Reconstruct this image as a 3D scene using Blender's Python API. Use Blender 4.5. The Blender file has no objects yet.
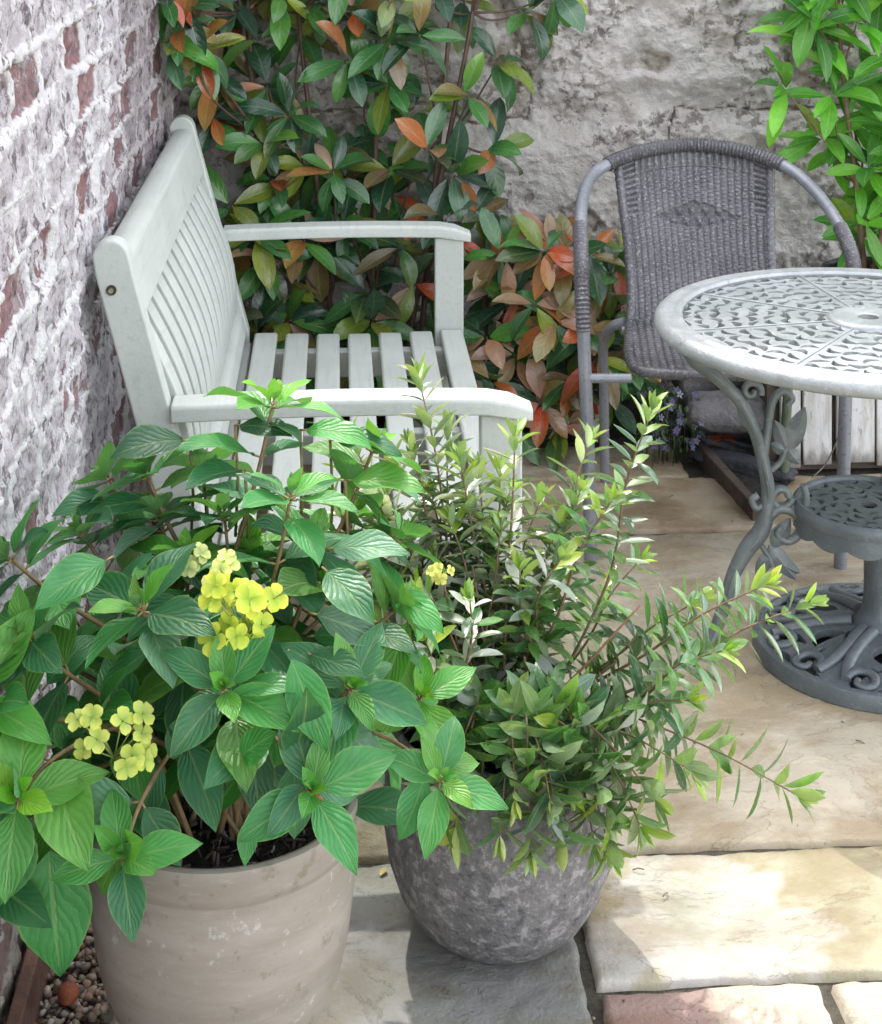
import bpy, bmesh, math, random
import numpy as np
from mathutils import Vector, Matrix
from mathutils.geometry import delaunay_2d_cdt
R = math.radians
SC = bpy.context.scene
COL = SC.collection
rnd = random.Random(7)

# ------------------------------------------------------------------ camera model
TH = math.atan(106/1700.0)          # yaw of the view to the right of the brick wall's direction
CT, ST = math.cos(TH), math.sin(TH)
HC = 1.6                            # eye height
FPX, HY = 1700.0, -150.0
def P(px, py, f):
    """world point seen at a pixel, f metres in front of the eye"""
    r = (px-441)/FPX*f
    return Vector((r*CT+f*ST, -r*ST+f*CT, HC-(py-HY)/FPX*f))
def Q(r, f, z=0.0):
    """world point from right / forward distances"""
    return Vector((r*CT+f*ST, -r*ST+f*CT, z))
cam_d = bpy.data.cameras.new('camera'); cam = bpy.data.objects.new('camera', cam_d); COL.objects.link(cam)
cam.location = (0, 0, HC); cam.rotation_euler = (R(90), 0, -TH)
cam_d.sensor_fit = 'VERTICAL'; cam_d.sensor_height = 24; cam_d.lens = 24*FPX/1024
cam_d.shift_y = -(512-HY)/1024
cam_d.clip_start = 0.05; cam_d.clip_end = 500
SC.camera = cam

# ------------------------------------------------------------------ helpers
class MB:
    """collects vertices, faces, uv and colour; becomes one mesh object"""
    def __init__(s): s.v=[]; s.f=[]; s.uv=[]; s.c=[]; s.hasuv=False
    def add(s, vs, fs, uvs=None, col=(1,1,1)):
        o=len(s.v); s.v += [tuple(x) for x in vs]
        s.uv += list(uvs) if uvs else [(0.5,0.5)]*len(vs)
        s.c += (list(col) if isinstance(col, list) else [col]*len(vs))
        s.f += [tuple(i+o for i in f) for f in fs]
    def build(s, name, m, parent=None, smooth=True, bevel=0, tag=None, seg=2, angle=40):
        me = bpy.data.meshes.new(name); me.from_pydata(s.v, [], s.f)
        uvl = me.uv_layers.new(name='UVMap'); li = np.zeros(len(me.loops), dtype=np.int32); me.loops.foreach_get('vertex_index', li)
        uvl.data.foreach_set('uv', np.array(s.uv, dtype=np.float32)[li].ravel())
        ca = me.color_attributes.new('Col', 'FLOAT_COLOR', 'POINT')
        c = np.ones((len(s.v),4), dtype=np.float32); c[:,:3] = np.array(s.c, dtype=np.float32); ca.data.foreach_set('color', c.ravel())
        me.materials.append(m)
        if smooth: me.shade_smooth()
        me.update()
        o = bpy.data.objects.new(name, me); COL.objects.link(o)
        if parent: o.parent = parent
        if bevel:
            b=o.modifiers.new('bevel','BEVEL'); b.width=bevel; b.segments=seg; b.limit_method='ANGLE'; b.angle_limit=R(30)
            b.harden_normals = False
            if smooth:
                try: me.set_sharp_from_angle(angle=R(angle))
                except Exception: pass
        elif smooth and angle:
            try: me.set_sharp_from_angle(angle=R(max(angle,50)))
            except Exception: pass
        return o
def label(o, lab=None, cat=None, group=None, kind=None):
    if lab: o['label']=lab
    if cat: o['category']=cat
    if group: o['group']=group
    if kind: o['kind']=kind
    return o
def empty(name, loc=(0,0,0), rz=0.0):
    o=bpy.data.objects.new(name,None); o.empty_display_size=.1; COL.objects.link(o); o.location=loc; o.rotation_euler=(0,0,rz); return o

def box(mb, lo, hi, M=None, col=(1,1,1)):
    x0,y0,z0=lo; x1,y1,z1=hi
    vs=[Vector(p) for p in ((x0,y0,z0),(x1,y0,z0),(x1,y1,z0),(x0,y1,z0),(x0,y0,z1),(x1,y0,z1),(x1,y1,z1),(x0,y1,z1))]
    if M: vs=[M@v for v in vs]
    mb.add(vs, [(0,3,2,1),(4,5,6,7),(0,1,5,4),(1,2,6,5),(2,3,7,6),(3,0,4,7)], col=col)
def prism(mb, poly, axis, a, b, col=(1,1,1)):
    """extrude a 2d polygon along x / y / z"""
    def mk(p, t):
        return (t,p[0],p[1]) if axis=='x' else ((p[0],t,p[1]) if axis=='y' else (p[0],p[1],t))
    n=len(poly); vs=[mk(p,a) for p in poly]+[mk(p,b) for p in poly]
    mb.add(vs, [tuple(range(n-1,-1,-1)), tuple(range(n,2*n))]+[(i,(i+1)%n,n+(i+1)%n,n+i) for i in range(n)], col=col)
def smooth_path(pts, n=6):
    pts=[Vector(p) for p in pts]
    if len(pts)<3: return [pts[0].lerp(pts[-1], i/n) for i in range(n+1)]
    out=[]; q=[pts[0]*2-pts[1]]+pts+[pts[-1]*2-pts[-2]]
    for i in range(1,len(q)-2):
        a,b,c,d=q[i-1],q[i],q[i+1],q[i+2]
        for k in range(n):
            t=k/n
            out.append(0.5*((2*b)+(c-a)*t+(2*a-5*b+4*c-d)*t*t+(3*b-a-3*c+d)*t**3))
    out.append(pts[-1]); return out
def tube(mb, path, r, sides=8, col=(1,1,1), flat=None, cap=True):
    """r: number or function of t; flat=(axis vector, factor) squashes the section"""
    n=len(path); vs=[]; uv=[]; fs=[]; prev=None
    for i,p in enumerate(path):
        t=(path[min(i+1,n-1)]-path[max(i-1,0)])
        if t.length<1e-9: t=Vector((0,0,1))
        t.normalize()
        if flat is not None: u=Vector(flat[0])
        else: u=prev if prev is not None else (Vector((0,0,1)) if abs(t.z)<.9 else Vector((1,0,0)))
        u=(u-t*u.dot(t)); u.normalize(); prev=u; w=t.cross(u)
        rr=r(i/(n-1)) if callable(r) else r
        k1=rr*(flat[1] if flat is not None else 1)
        for s in range(sides):
            a=2*math.pi*s/sides
            vs.append(p+u*(math.cos(a)*k1)+w*(math.sin(a)*rr)); uv.append((s/sides,i/(n-1)))
    for i in range(n-1):
        for s in range(sides):
            a=i*sides+s; b=i*sides+(s+1)%sides
            fs.append((a,b,b+sides,a+sides))
    if cap:
        fs.append(tuple(range(sides-1,-1,-1))); fs.append(tuple((n-1)*sides+s for s in range(sides)))
    mb.add(vs,fs,uv,col)
def lathe(mb, prof, seg=64, cx=0, cy=0, wob=0.0, col=(1,1,1)):
    vs=[];fs=[];uv=[]; n=len(prof)
    for s in range(seg):
        a=2*math.pi*s/seg
        for i,(r,z) in enumerate(prof):
            rr=r*(1+wob*math.sin(3*a+z*7)*.5+wob*math.sin(5*a+1+z*15)*.3)
            vs.append((cx+rr*math.cos(a),cy+rr*math.sin(a),z)); uv.append((s/seg,i/(n-1)))
    for s in range(seg):
        for i in range(n-1):
            a=s*n+i; b=((s+1)%seg)*n+i
            fs.append((a,b,b+1,a+1))
    mb.add(vs,fs,uv,col)
def pnoise(x,y,seed=0):
    x=np.asarray(x,dtype=np.float64); y=np.asarray(y,dtype=np.float64)
    xi=np.floor(x).astype(np.int64); yi=np.floor(y).astype(np.int64); xf=x-xi; yf=y-yi
    def g(ix,iy,dx,dy):
        h=(ix*374761393+iy*668265263+seed*974711+12345)&0x7fffffff
        h=((h^(h>>13))*1274126177)&0x7fffffff; h=h^(h>>16)
        a=(h&1023)/1024.0*2*np.pi
        return np.cos(a)*dx+np.sin(a)*dy
    u=xf*xf*xf*(xf*(xf*6-15)+10); v=yf*yf*yf*(yf*(yf*6-15)+10)
    a=g(xi,yi,xf,yf); b=g(xi+1,yi,xf-1,yf); c=g(xi,yi+1,xf,yf-1); d=g(xi+1,yi+1,xf-1,yf-1)
    return (a*(1-u)+b*u)*(1-v)+(c*(1-u)+d*u)*v
def fbm(x,y,oct=4,seed=0,gain=.5):
    s=0; a=1; 
    for o in range(oct): s=s+a*pnoise(x*2**o,y*2**o,seed+o*17); a*=gain
    return s
def hash2(ix,iy,seed=0):
    h=(ix*374761393+iy*668265263+seed*974711+991)&0x7fffffff
    h=((h^(h>>13))*1274126177)&0x7fffffff; h=h^(h>>16)
    return (h&4095)/4096.0
def sstep(a,b,x): t=np.clip((x-a)/(b-a),0,1); return t*t*(3-2*t)
def gridmesh(name, X, Y, Z, C, m, parent=None, close=None):
    """X,Y,Z arrays (n,m); C (n,m,3)"""
    n,k=X.shape
    v=np.stack([X,Y,Z],-1).reshape(-1,3)
    idx=np.arange(n*k).reshape(n,k)
    f=np.stack([idx[:-1,:-1],idx[1:,:-1],idx[1:,1:],idx[:-1,1:]],-1).reshape(-1,4)
    me=bpy.data.meshes.new(name)
    me.vertices.add(len(v)); me.vertices.foreach_set('co',v.astype(np.float32).ravel())
    me.loops.add(f.size); me.loops.foreach_set('vertex_index',f.astype(np.int32).ravel())
    me.polygons.add(len(f)); me.polygons.foreach_set('loop_start',np.arange(0,f.size,4,dtype=np.int32)); me.polygons.foreach_set('loop_total',np.full(len(f),4,dtype=np.int32))
    me.update(calc_edges=True)
    ca=me.color_attributes.new('Col','FLOAT_COLOR','POINT'); c=np.ones((n*k,4),dtype=np.float32); c[:,:3]=C.reshape(-1,3); ca.data.foreach_set('color',c.ravel())
    me.materials.append(m); me.shade_smooth()
    o=bpy.data.objects.new(name,me); COL.objects.link(o)
    if parent: o.parent=parent
    return o

# ------------------------------------------------------------------ materials
class NT:
    def __init__(s,name):
        s.m=bpy.data.materials.new(name); s.m.use_nodes=True; s.t=s.m.node_tree; s.t.nodes.clear()
        s.out=s.n('ShaderNodeOutputMaterial')
    def n(s,t,**k):
        nd=s.t.nodes.new(t)
        for a,b in k.items(): setattr(nd,a,b)
        return nd
    def l(s,a,b): s.t.links.new(a,b)
    def inp(s,nd,key,v):
        if isinstance(v,(int,float)): nd.inputs[key].default_value=v
        elif isinstance(v,tuple): nd.inputs[key].default_value=(v if len(v)==4 or nd.inputs[key].type=='VECTOR' else v+(1,))
        else: s.l(v,nd.inputs[key])
    def noise(s,scale,detail=4,rough=.55,vec=None,dist=0):
        nd=s.n('ShaderNodeTexNoise'); nd.inputs['Scale'].default_value=scale; nd.inputs['Detail'].default_value=detail; nd.inputs['Roughness'].default_value=rough; nd.inputs['Distortion'].default_value=dist
        if vec is None: vec=s.co()
        s.l(vec,nd.inputs['Vector']); return nd.outputs['Fac']
    def co(s):
        if not hasattr(s,'_co'): s._co=s.n('ShaderNodeTexCoord').outputs['Object']
        return s._co
    def scaled(s,sc):
        mp=s.n('ShaderNodeMapping'); mp.inputs['Scale'].default_value=sc; s.l(s.co(),mp.inputs['Vector']); return mp.outputs[0]
    def vor(s,scale,feat='F1',vec=None,out='Distance'):
        nd=s.n('ShaderNodeTexVoronoi',feature=feat); nd.inputs['Scale'].default_value=scale
        s.l(vec if vec is not None else s.co(),nd.inputs['Vector']); return nd.outputs[out]
    def math(s,op,a,b=0.0,c=None,clamp=False):
        nd=s.n('ShaderNodeMath',operation=op,use_clamp=clamp); s.inp(nd,0,a); s.inp(nd,1,b)
        if c is not None: s.inp(nd,2,c)
        return nd.outputs[0]
    def ramp(s,f,a,b,lo=0.0,hi=1.0):
        nd=s.n('ShaderNodeMapRange',interpolation_type='SMOOTHSTEP'); s.inp(nd,0,f); nd.inputs[1].default_value=a; nd.inputs[2].default_value=b; nd.inputs[3].default_value=lo; nd.inputs[4].default_value=hi
        return nd.outputs[0]
    def mix(s,f,a,b,mode='MIX'):
        nd=s.n('ShaderNodeMix',data_type='RGBA',blend_type=mode); s.inp(nd,0,f); s.inp(nd,6,a); s.inp(nd,7,b); return nd.outputs[2]
    def attr(s): 
        if not hasattr(s,'_at'): s._at=s.n('ShaderNodeAttribute',attribute_name='Col')
        return s._at.outputs['Color']
    def sep(s,c): nd=s.n('ShaderNodeSeparateColor'); s.l(c,nd.inputs[0]); return nd.outputs
    def bump(s,h,strength=.5,dist=.01,nrm=None):
        nd=s.n('ShaderNodeBump'); nd.inputs['Strength'].default_value=strength; nd.inputs['Distance'].default_value=dist; s.l(h,nd.inputs['Height'])
        if nrm is not None: s.l(nrm,nd.inputs['Normal'])
        return nd.outputs[0]
    def principled(s,col,rough=.6,metal=0.0,nrm=None,spec=.5,**k):
        nd=s.n('ShaderNodeBsdfPrincipled'); s.inp(nd,'Base Color',col); s.inp(nd,'Roughness',rough); s.inp(nd,'Metallic',metal); s.inp(nd,'Specular IOR Level',spec)
        for a,b in k.items(): s.inp(nd,a.replace('_',' '),b)
        if nrm is not None: s.l(nrm,nd.inputs['Normal'])
        return nd.outputs[0]
    def done(s,sh): s.l(sh,s.out.inputs['Surface']); return s.m

def mat_leaf(name, veins=7, vslant=.5, bump=.5, rough=.45, trans=.3, rib=.5, bd=.002, coat=0.0, under=(.30,.36,.26), edge=False):
    t=NT(name); uv=t.n('ShaderNodeTexCoord').outputs['UV']; sx=t.n('ShaderNodeSeparateXYZ'); t.l(uv,sx.inputs[0])
    au=t.math('MULTIPLY',t.math('ABSOLUTE',t.math('SUBTRACT',sx.outputs[0],.5)),2)
    mid=t.ramp(au,.03,.10,1,0)
    wob=t.math('MULTIPLY',t.noise(40,4),.26)
    ph=t.math('FRACT',t.math('MULTIPLY',t.math('ADD',wob,t.math('SUBTRACT',sx.outputs[1],t.math('MULTIPLY',t.math('POWER',au,.8),vslant*.35))),veins))
    tri=t.math('ABSOLUTE',t.math('SUBTRACT',ph,.5))   # 0 mid, .5 at vein
    vein=t.ramp(tri,.40,.5,0,1)
    fade=t.ramp(au,.75,1.0,1,0)
    vein=t.math('MULTIPLY',vein,fade)
    base=t.attr()
    nz=t.noise(60,3); nz2=t.noise(14,2)
    c=t.mix(t.ramp(nz,.3,.7,0,.35),base,t.mix(1.0,base,(.55,.6,.5),'MULTIPLY'))
    c=t.mix(t.ramp(nz2,.35,.7,0,.4),c,t.mix(1.0,base,(1.5,1.35,1.0),'MULTIPLY'))
    c=t.mix(t.math('MULTIPLY',mid,rib),c,t.mix(.6,base,(.45,.55,.22)))
    c=t.mix(t.math('MULTIPLY',vein,rib*.45),c,t.mix(.4,base,(.32,.45,.18)))
    if edge: c=t.mix(t.ramp(au,.90,1.0,0,.35),c,(.28,.40,.10))
    spt=t.noise(42,5,.7); c=t.mix(t.ramp(spt,.70,.735,0,.8),c,(.20,.11,.04))
    gm=t.n('ShaderNodeNewGeometry')
    c=t.mix(t.math('MULTIPLY',gm.outputs['Backfacing'],.45),c,under)
    h=t.math('SUBTRACT',t.math('MULTIPLY',t.math('SQRT',t.math('SUBTRACT',.5,tri,clamp=True)),1.3),t.math('MULTIPLY',mid,1.2))
    h=t.math('ADD',h,t.math('MULTIPLY',nz,.5))
    nr=t.bump(h,bump,bd)
    b=t.principled(c,t.ramp(nz,.3,.7,rough-.06,rough+.1),0,nr,.5,Coat_Weight=coat,Coat_Roughness=.22)
    tr=t.n('ShaderNodeBsdfTranslucent'); t.l(t.mix(1.0,c,(1.5,1.7,.6),'MULTIPLY'),tr.inputs[0]); t.l(nr,tr.inputs['Normal'])
    ms=t.n('ShaderNodeMixShader'); ms.inputs[0].default_value=trans; t.l(b,ms.inputs[1]); t.l(tr.outputs[0],ms.inputs[2])
    return t.done(ms.outputs[0])

def mat_simple(name, col, rough=.6, metal=0.0, var=.3, scale=8, bump=.3, bscale=60, bd=.003, dark=(.5,.5,.5), spec=.5, useattr=False):
    t=NT(name); a=t.noise(scale,5,.6); b=t.noise(bscale,4,.6)
    base=t.attr() if useattr else col
    if useattr: c2=t.mix(1.0,base,dark,'MULTIPLY')
    else: c2=tuple(x*y for x,y in zip(col,dark))
    c=t.mix(t.ramp(a,.35,.7,0,var*2),base,c2)
    c=t.mix(t.ramp(b,.5,.8,0,var),c,c2)
    return t.done(t.principled(c,t.ramp(b,.3,.7,max(rough-.1,0.05),min(rough+.12,1)),metal,t.bump(b,bump,bd),spec))

M={}
# painted bench timber
t=NT('sage_paint'); gr=t.noise(9,6,.65,t.scaled((1.5,1.5,1.5))); fine=t.noise(120,3,.6); st=t.noise(4,5,.6)
gl=t.noise(70,4,.7,t.scaled((1,.06,1))); gv=t.noise(55,4,.7,t.scaled((1,1,.08))); ch=t.noise(38,6,.75)
c=t.mix(t.ramp(st,.35,.7,0,.6),(.475,.51,.47),(.375,.41,.375)); c=t.mix(t.ramp(gl,.5,.7,0,.35),c,(.30,.33,.31)); c=t.mix(t.ramp(gr,.60,.74,0,.5),c,(.29,.31,.27)); c=t.mix(t.ramp(fine,.66,.8,0,.35),c,(.60,.64,.61)); c=t.mix(t.ramp(ch,.69,.73,0,.8),c,(.15,.13,.10)); gr=t.math('ADD',gr,t.math('MULTIPLY',gl,.8))
M['bench']=t.done(t.principled(c,t.ramp(gr,.3,.7,.38,.58),0,t.bump(t.math('ADD',fine,t.math('MULTIPLY',gr,1.5)),.18,.003)))
# cast metal of the table: worn grey-green paint
def metal(name,c1,c2,c3,rough=.45,bmp=.35):
    t=NT(name); a=t.noise(12,6,.65); b=t.noise(90,5,.65); s=t.noise(260,2,.6)
    c=t.mix(t.ramp(a,.35,.7),c1,c2); c=t.mix(t.ramp(b,.56,.72,0,.45),c,c3); ru=t.noise(30,7,.75); c=t.mix(t.ramp(ru,.62,.68,0,.6),c,tuple(x*.45 for x in c1))
    h=t.math('ADD',b,t.math('MULTIPLY',s,.4))
    return t.done(t.principled(c,t.ramp(b,.3,.7,rough-.08,rough+.15),.25,t.bump(h,bmp,.003)))
M['cast']=metal('cast_metal',(.12,.145,.145),(.18,.205,.205),(.30,.33,.33),.42,.5)
M['cast_top']=metal('cast_metal_top',(.30,.325,.325),(.40,.425,.425),(.60,.62,.61),.36,.5)
M['cast_dark']=metal('cast_metal_dark',(.10,.12,.128),(.15,.172,.18),(.26,.285,.29),.42,.4)
M['tube']=metal('tube_aluminium',(.20,.21,.235),(.25,.265,.29),(.33,.35,.37),.32,.1)
M['tube_green']=mat_simple('green_tube',(.15,.19,.12),.6,0,.4,14,.3,80)  # green tint for the right rear leg
# rattan
t=NT('rattan'); a=t.noise(10,4); b=t.noise(180,3,.6); c=t.mix(t.ramp(a,.3,.7),(.062,.060,.066),(.105,.102,.110)); c=t.mix(t.ramp(b,.52,.66,0,.8),c,(.24,.235,.245))
c=t.mix(1.0,c,t.attr(),'MULTIPLY')
M['rattan']=t.done(t.principled(c,.33,0,t.bump(b,.2,.002)))
M['bolt']=mat_simple('bolt_steel',(.10,.09,.075),.4,.7,.3)
M['brass']=mat_simple('brass',(.42,.36,.24),.4,.6,.3)
# pots
t=NT('fibreclay'); a=t.noise(5,5,.6,t.scaled((1,1,5))); b=t.noise(40,5,.6,t.scaled((1,1,4))); s=t.noise(220,3,.6); st=t.noise(3,4,.6)
c=t.mix(t.ramp(a,.3,.7),(.25,.225,.19),(.33,.30,.26)); c=t.mix(t.ramp(b,.55,.8,0,.5),c,(.42,.40,.36)); c=t.mix(t.ramp(st,.50,.68,0,.6),c,(.23,.22,.17)); sp=t.noise(26,6,.75); c=t.mix(t.ramp(sp,.56,.68,0,.65),c,(.16,.145,.10)); c=t.mix(t.ramp(sp,.40,.33,0,.6),c,(.50,.485,.46)); gz=t.n('ShaderNodeSeparateXYZ'); t.l(t.co(),gz.inputs[0]); c=t.mix(t.ramp(t.math('ADD',gz.outputs[2],t.math('MULTIPLY',st,.25)),.26,.16,0,.4),c,(.25,.235,.19)); 
M['pot_tan']=t.done(t.principled(c,.55,0,t.bump(t.math('ADD',b,t.math('MULTIPLY',s,.4)),.15,.003),.4))
t=NT('stone_glaze'); a=t.noise(7,6,.65); b=t.noise(48,8,.74,None,.25); v=t.vor(140); 
c=t.mix(t.ramp(a,.3,.7),(.125,.123,.125),(.185,.182,.182)); c=t.mix(t.ramp(b,.51,.60,0,.85),c,(.33,.322,.322)); c=t.mix(t.ramp(b,.46,.38,0,.8),c,(.07,.068,.08))
M['pot_stone']=t.done(t.principled(c,.6,0,t.bump(t.math('ADD',b,t.math('MULTIPLY',v,.4)),.7,.006),.4))
M['pot_black']=mat_simple('black_plastic',(.025,.035,.035),.4,0,.3)
M['soil']=mat_simple('soil',(.035,.025,.022),.9,0,.5,30,.9,90,.01,useattr=True)
M['timber_dark']=mat_simple('dark_timber',(.10,.075,.06),.8,0,.5,12,.7,60,.006)
M['timber_brown']=mat_simple('brown_timber',(.16,.085,.06),.8,0,.5,12,.7,60,.006)
# white planks
t=NT('whitewashed_plank'); g=t.noise(14,6,.7,t.scaled((3,3,.5))); b=t.noise(60,4,.6,t.scaled((1,1,.4))); gx=t.n('ShaderNodeSeparateXYZ'); t.l(t.co(),gx.inputs[0])
c=t.mix(t.ramp(g,.4,.65),(.60,.60,.60),(.42,.41,.37)); c=t.mix(t.ramp(b,.6,.72,0,.8),c,(.16,.14,.12)); low=t.math('ADD',gx.outputs[2],t.math('MULTIPLY',b,-.09)); c=t.mix(t.ramp(low,-.02,.03,.8,0),c,(.13,.12,.10))
M['plank']=t.done(t.principled(c,.7,0,t.bump(b,.5,.004)))
M['stone_grey']=mat_simple('grey_stone',(.22,.215,.225),.8,0,.5,10,.9,50,.012)
M['slate']=mat_simple('dark_slate',(.07,.075,.085),.6,0,.5,10,.8,40,.01)
M['pebble']=mat_simple('pebble',(1,1,1),.6,0,.3,40,.4,120,.002,useattr=True)
M['clay']=mat_simple('terracotta',(.30,.085,.035),.75,0,.5,30,.6,140,.003,dark=(.45,.4,.4))
M['stem']=mat_simple('stem',(1,1,1),.55,0,.35,50,.3,150,.002,useattr=True)
M['petal']=None
t=NT('petal'); b=t.noise(80,3); c=t.mix(t.ramp(b,.3,.7,0,.35),t.attr(),t.mix(1.0,t.attr(),(.8,.95,.5),'MULTIPLY')); bs=t.principled(c,.6,0,t.bump(b,.2,.002),.3); tr=t.n('ShaderNodeBsdfTranslucent'); t.l(c,tr.inputs[0]); ms=t.n('ShaderNodeMixShader'); ms.inputs[0].default_value=.3; t.l(bs,ms.inputs[1]); t.l(tr.outputs[0],ms.inputs[2]); M['petal']=t.done(ms.outputs[0])
M['leaf_hyd']=mat_leaf('hydrangea_leaf',7,1.5,.42,.44,.24,.30,.0022,.0,(.16,.28,.16),True)
M['leaf_hebe']=mat_leaf('hebe_leaf',1,.2,.15,.24,.18,.45,.001,.8,(.30,.38,.22),True)
M['leaf_shrub']=mat_leaf('shrub_leaf',6,.9,.30,.28,.15,.3,.002,.5,(.20,.24,.16))
M['leaf_laurel']=mat_leaf('laurel_leaf',8,.8,.35,.36,.32,.55,.002,.2,(.2,.34,.1))

# brick wall: Col = (mortar mask, brick random, flake)
t=NT('painted_brick'); s=t.sep(t.attr()); v1=t.scaled((1,1,1))
n1=t.noise(30,8,.74,t.scaled((1,1.0,.55)),.1); n2=t.noise(110,5,.7,t.scaled((1,1,.5))); n3=t.noise(5,4,.6); n4=t.noise(14,5,.65)
brick=t.mix(s[1],(.30,.15,.145),(.38,.25,.26)); brick=t.mix(t.ramp(s[1],.80,.97,0,.8),brick,(.36,.18,.14)); brick=t.mix(t.ramp(n4,.5,.62,0,.6),brick,(.45,.40,.43)); brick=t.mix(t.ramp(n2,.45,.7,0,.7),brick,(.16,.12,.13))
white=t.mix(t.ramp(n4,.32,.6,0,1),(.74,.72,.735),(.54,.50,.53)); white=t.mix(t.ramp(n2,.52,.64,0,.75),white,(.30,.26,.28))
# bare brick shows where flake attribute plus noise is high
k=t.math('ADD',s[2],t.math('MULTIPLY',t.math('SUBTRACT',n1,.5),1.5))
bare=t.math('MULTIPLY',t.ramp(k,.50,.60),t.ramp(s[0],.3,.7,1,0))
c=t.mix(bare,white,brick)
mort=t.mix(t.ramp(n1,.42,.65,0,.6),(.84,.83,.83),(.66,.645,.65))
c=t.mix(t.math('MULTIPLY',t.ramp(s[0],.25,.7),.9),c,mort)
crev=t.ramp(n1,.47,.38,0,.9); c=t.mix(crev,c,(.15,.12,.13))  # crevices darkened in the colour, dirt and painted shade together
sx=t.n('ShaderNodeSeparateXYZ'); t.l(t.co(),sx.inputs[0])
yy=t.math('ADD',sx.outputs[1],t.math('MULTIPLY',n3,.5))
c=t.mix(t.ramp(yy,3.55,4.0,0,.75),c,t.mix(1.0,c,(.42,.38,.37),'MULTIPLY'))      # shade at the corner end, darkened into the colour
zz=t.math('ADD',sx.outputs[2],t.math('MULTIPLY',n3,-.25)); c=t.mix(t.ramp(zz,.12,-.05,0,.7),c,(.36,.32,.24))
h=t.math('ADD',t.math('MULTIPLY',n1,1.0),t.math('MULTIPLY',n2,.5)); h=t.math('SUBTRACT',h,t.math('MULTIPLY',bare,.25))
M['brick']=t.done(t.principled(c,.75,0,t.bump(h,1.0,.016),.3))
# rendered stone wall: Col = (recess mask, stone random, smooth-render mask)
t=NT('limewashed_stone'); s=t.sep(t.attr())
n1=t.noise(24,8,.74,None,.15); n2=t.noise(90,5,.7); n3=t.noise(3,5,.6); n4=t.noise(9,6,.68)
c=t.mix(t.ramp(n4,.35,.68),(.93,.89,.86),(.80,.75,.70)); c=t.mix(t.ramp(n3,.48,.68,0,.6),c,(.64,.56,.48))
ro=t.math('MULTIPLY',t.ramp(n1,.48,.42,0,.85),t.ramp(s[2],.3,.8,1,.25)); c=t.mix(ro,c,(.31,.265,.24))
c=t.mix(t.ramp(n2,.56,.7,0,.5),c,(.90,.88,.87))
k=t.math('ADD',s[0],t.math('MULTIPLY',t.math('SUBTRACT',n4,.5),1.2)); c=t.mix(t.ramp(k,.45,.75,0,.8),c,t.mix(t.ramp(n1,.4,.6),(.19,.15,.11),(.46,.39,.30)))
h=t.math('ADD',n1,t.math('MULTIPLY',n2,.35))
M['stonewall']=t.done(t.principled(c,.85,0,t.bump(h,1.0,.03),.25))
# paving: Col = slab colour
t=NT('sandstone'); n1=t.noise(3.0,7,.68,t.scaled((1,1.5,1)),.3); n2=t.noise(22,6,.65); n3=t.noise(130,4,.65); n4=t.noise(1.7,5,.6,None,.5); v=t.noise(3.2,8,.62,t.scaled((1,1.7,1)),.5)
c=t.attr(); c=t.mix(t.ramp(n1,.42,.60,0,.8),c,t.mix(1.0,c,(.66,.58,.46),'MULTIPLY')); c=t.mix(t.ramp(n4,.48,.62,0,.7),c,t.mix(1.0,c,(.74,.80,.66),'MULTIPLY')); bl=t.noise(8,7,.7,None,.4); c=t.mix(t.ramp(bl,.55,.66,0,.55),c,t.mix(1.0,c,(.70,.66,.62),'MULTIPLY'))
c=t.mix(t.ramp(n2,.52,.75,0,.45),c,t.mix(1.0,c,(1.28,1.26,1.25),'MULTIPLY')); c=t.mix(t.ramp(n3,.6,.75,0,.35),c,t.mix(1.0,c,(.6,.58,.55),'MULTIPLY'))
edge=t.math('ABSOLUTE',t.math('SUBTRACT',v,.5)); c=t.mix(t.ramp(v,.490,.500,0,.22),c,t.mix(1.0,c,(1.3,1.3,1.28),'MULTIPLY')); c=t.mix(t.ramp(edge,.005,.0,0,.45),c,t.mix(1.0,c,(.55,.48,.38),'MULTIPLY'))
h=t.math('ADD',t.math('MULTIPLY',t.ramp(v,.492,.508),.5),t.math('ADD',t.math('MULTIPLY',n2,.6),t.math('MULTIPLY',n3,.8)))
M['slab']=t.done(t.principled(c,t.ramp(n2,.3,.7,.5,.75),0,t.bump(h,.5,.006),.35))
M['ground']=mat_simple('joint_dirt',(.085,.075,.055),.95,0,.6,20,.8,110,.01)
M['grassy']=mat_simple('ground_moss',(.06,.075,.03),.95,0,.6,20,.8,110,.01)

# ------------------------------------------------------------------ world and sun
w=bpy.data.worlds.new('World'); SC.world=w; w.use_nodes=True; nt=w.node_tree; nt.nodes.clear()
sky=nt.nodes.new('ShaderNodeTexSky'); sky.sky_type='NISHITA'; sky.sun_disc=False; sky.sun_elevation=R(53); sky.sun_rotation=R(-15); sky.dust_density=2.0; sky.air_density=.9; sky.ozone_density=.8
bg=nt.nodes.new('ShaderNodeBackground'); bg.inputs[1].default_value=1.0; wo=nt.nodes.new('ShaderNodeOutputWorld'); hz=nt.nodes.new('ShaderNodeHueSaturation'); hz.inputs['Saturation'].default_value=.32; tn=nt.nodes.new('ShaderNodeMix'); tn.data_type='RGBA'; tn.blend_type='MULTIPLY'; tn.inputs[0].default_value=1; tn.inputs[7].default_value=(1.04,1.0,.97,1); nt.links.new(sky.outputs[0],hz.inputs['Color']); nt.links.new(hz.outputs[0],tn.inputs[6]); nt.links.new(tn.outputs[2],bg.inputs[0]); nt.links.new(bg.outputs[0],wo.inputs[0])
sl=bpy.data.lights.new('sun','SUN'); sl.energy=3.2; sl.angle=R(.6); sl.color=(1,.955,.88)
so=bpy.data.objects.new('sun',sl); COL.objects.link(so)
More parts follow.
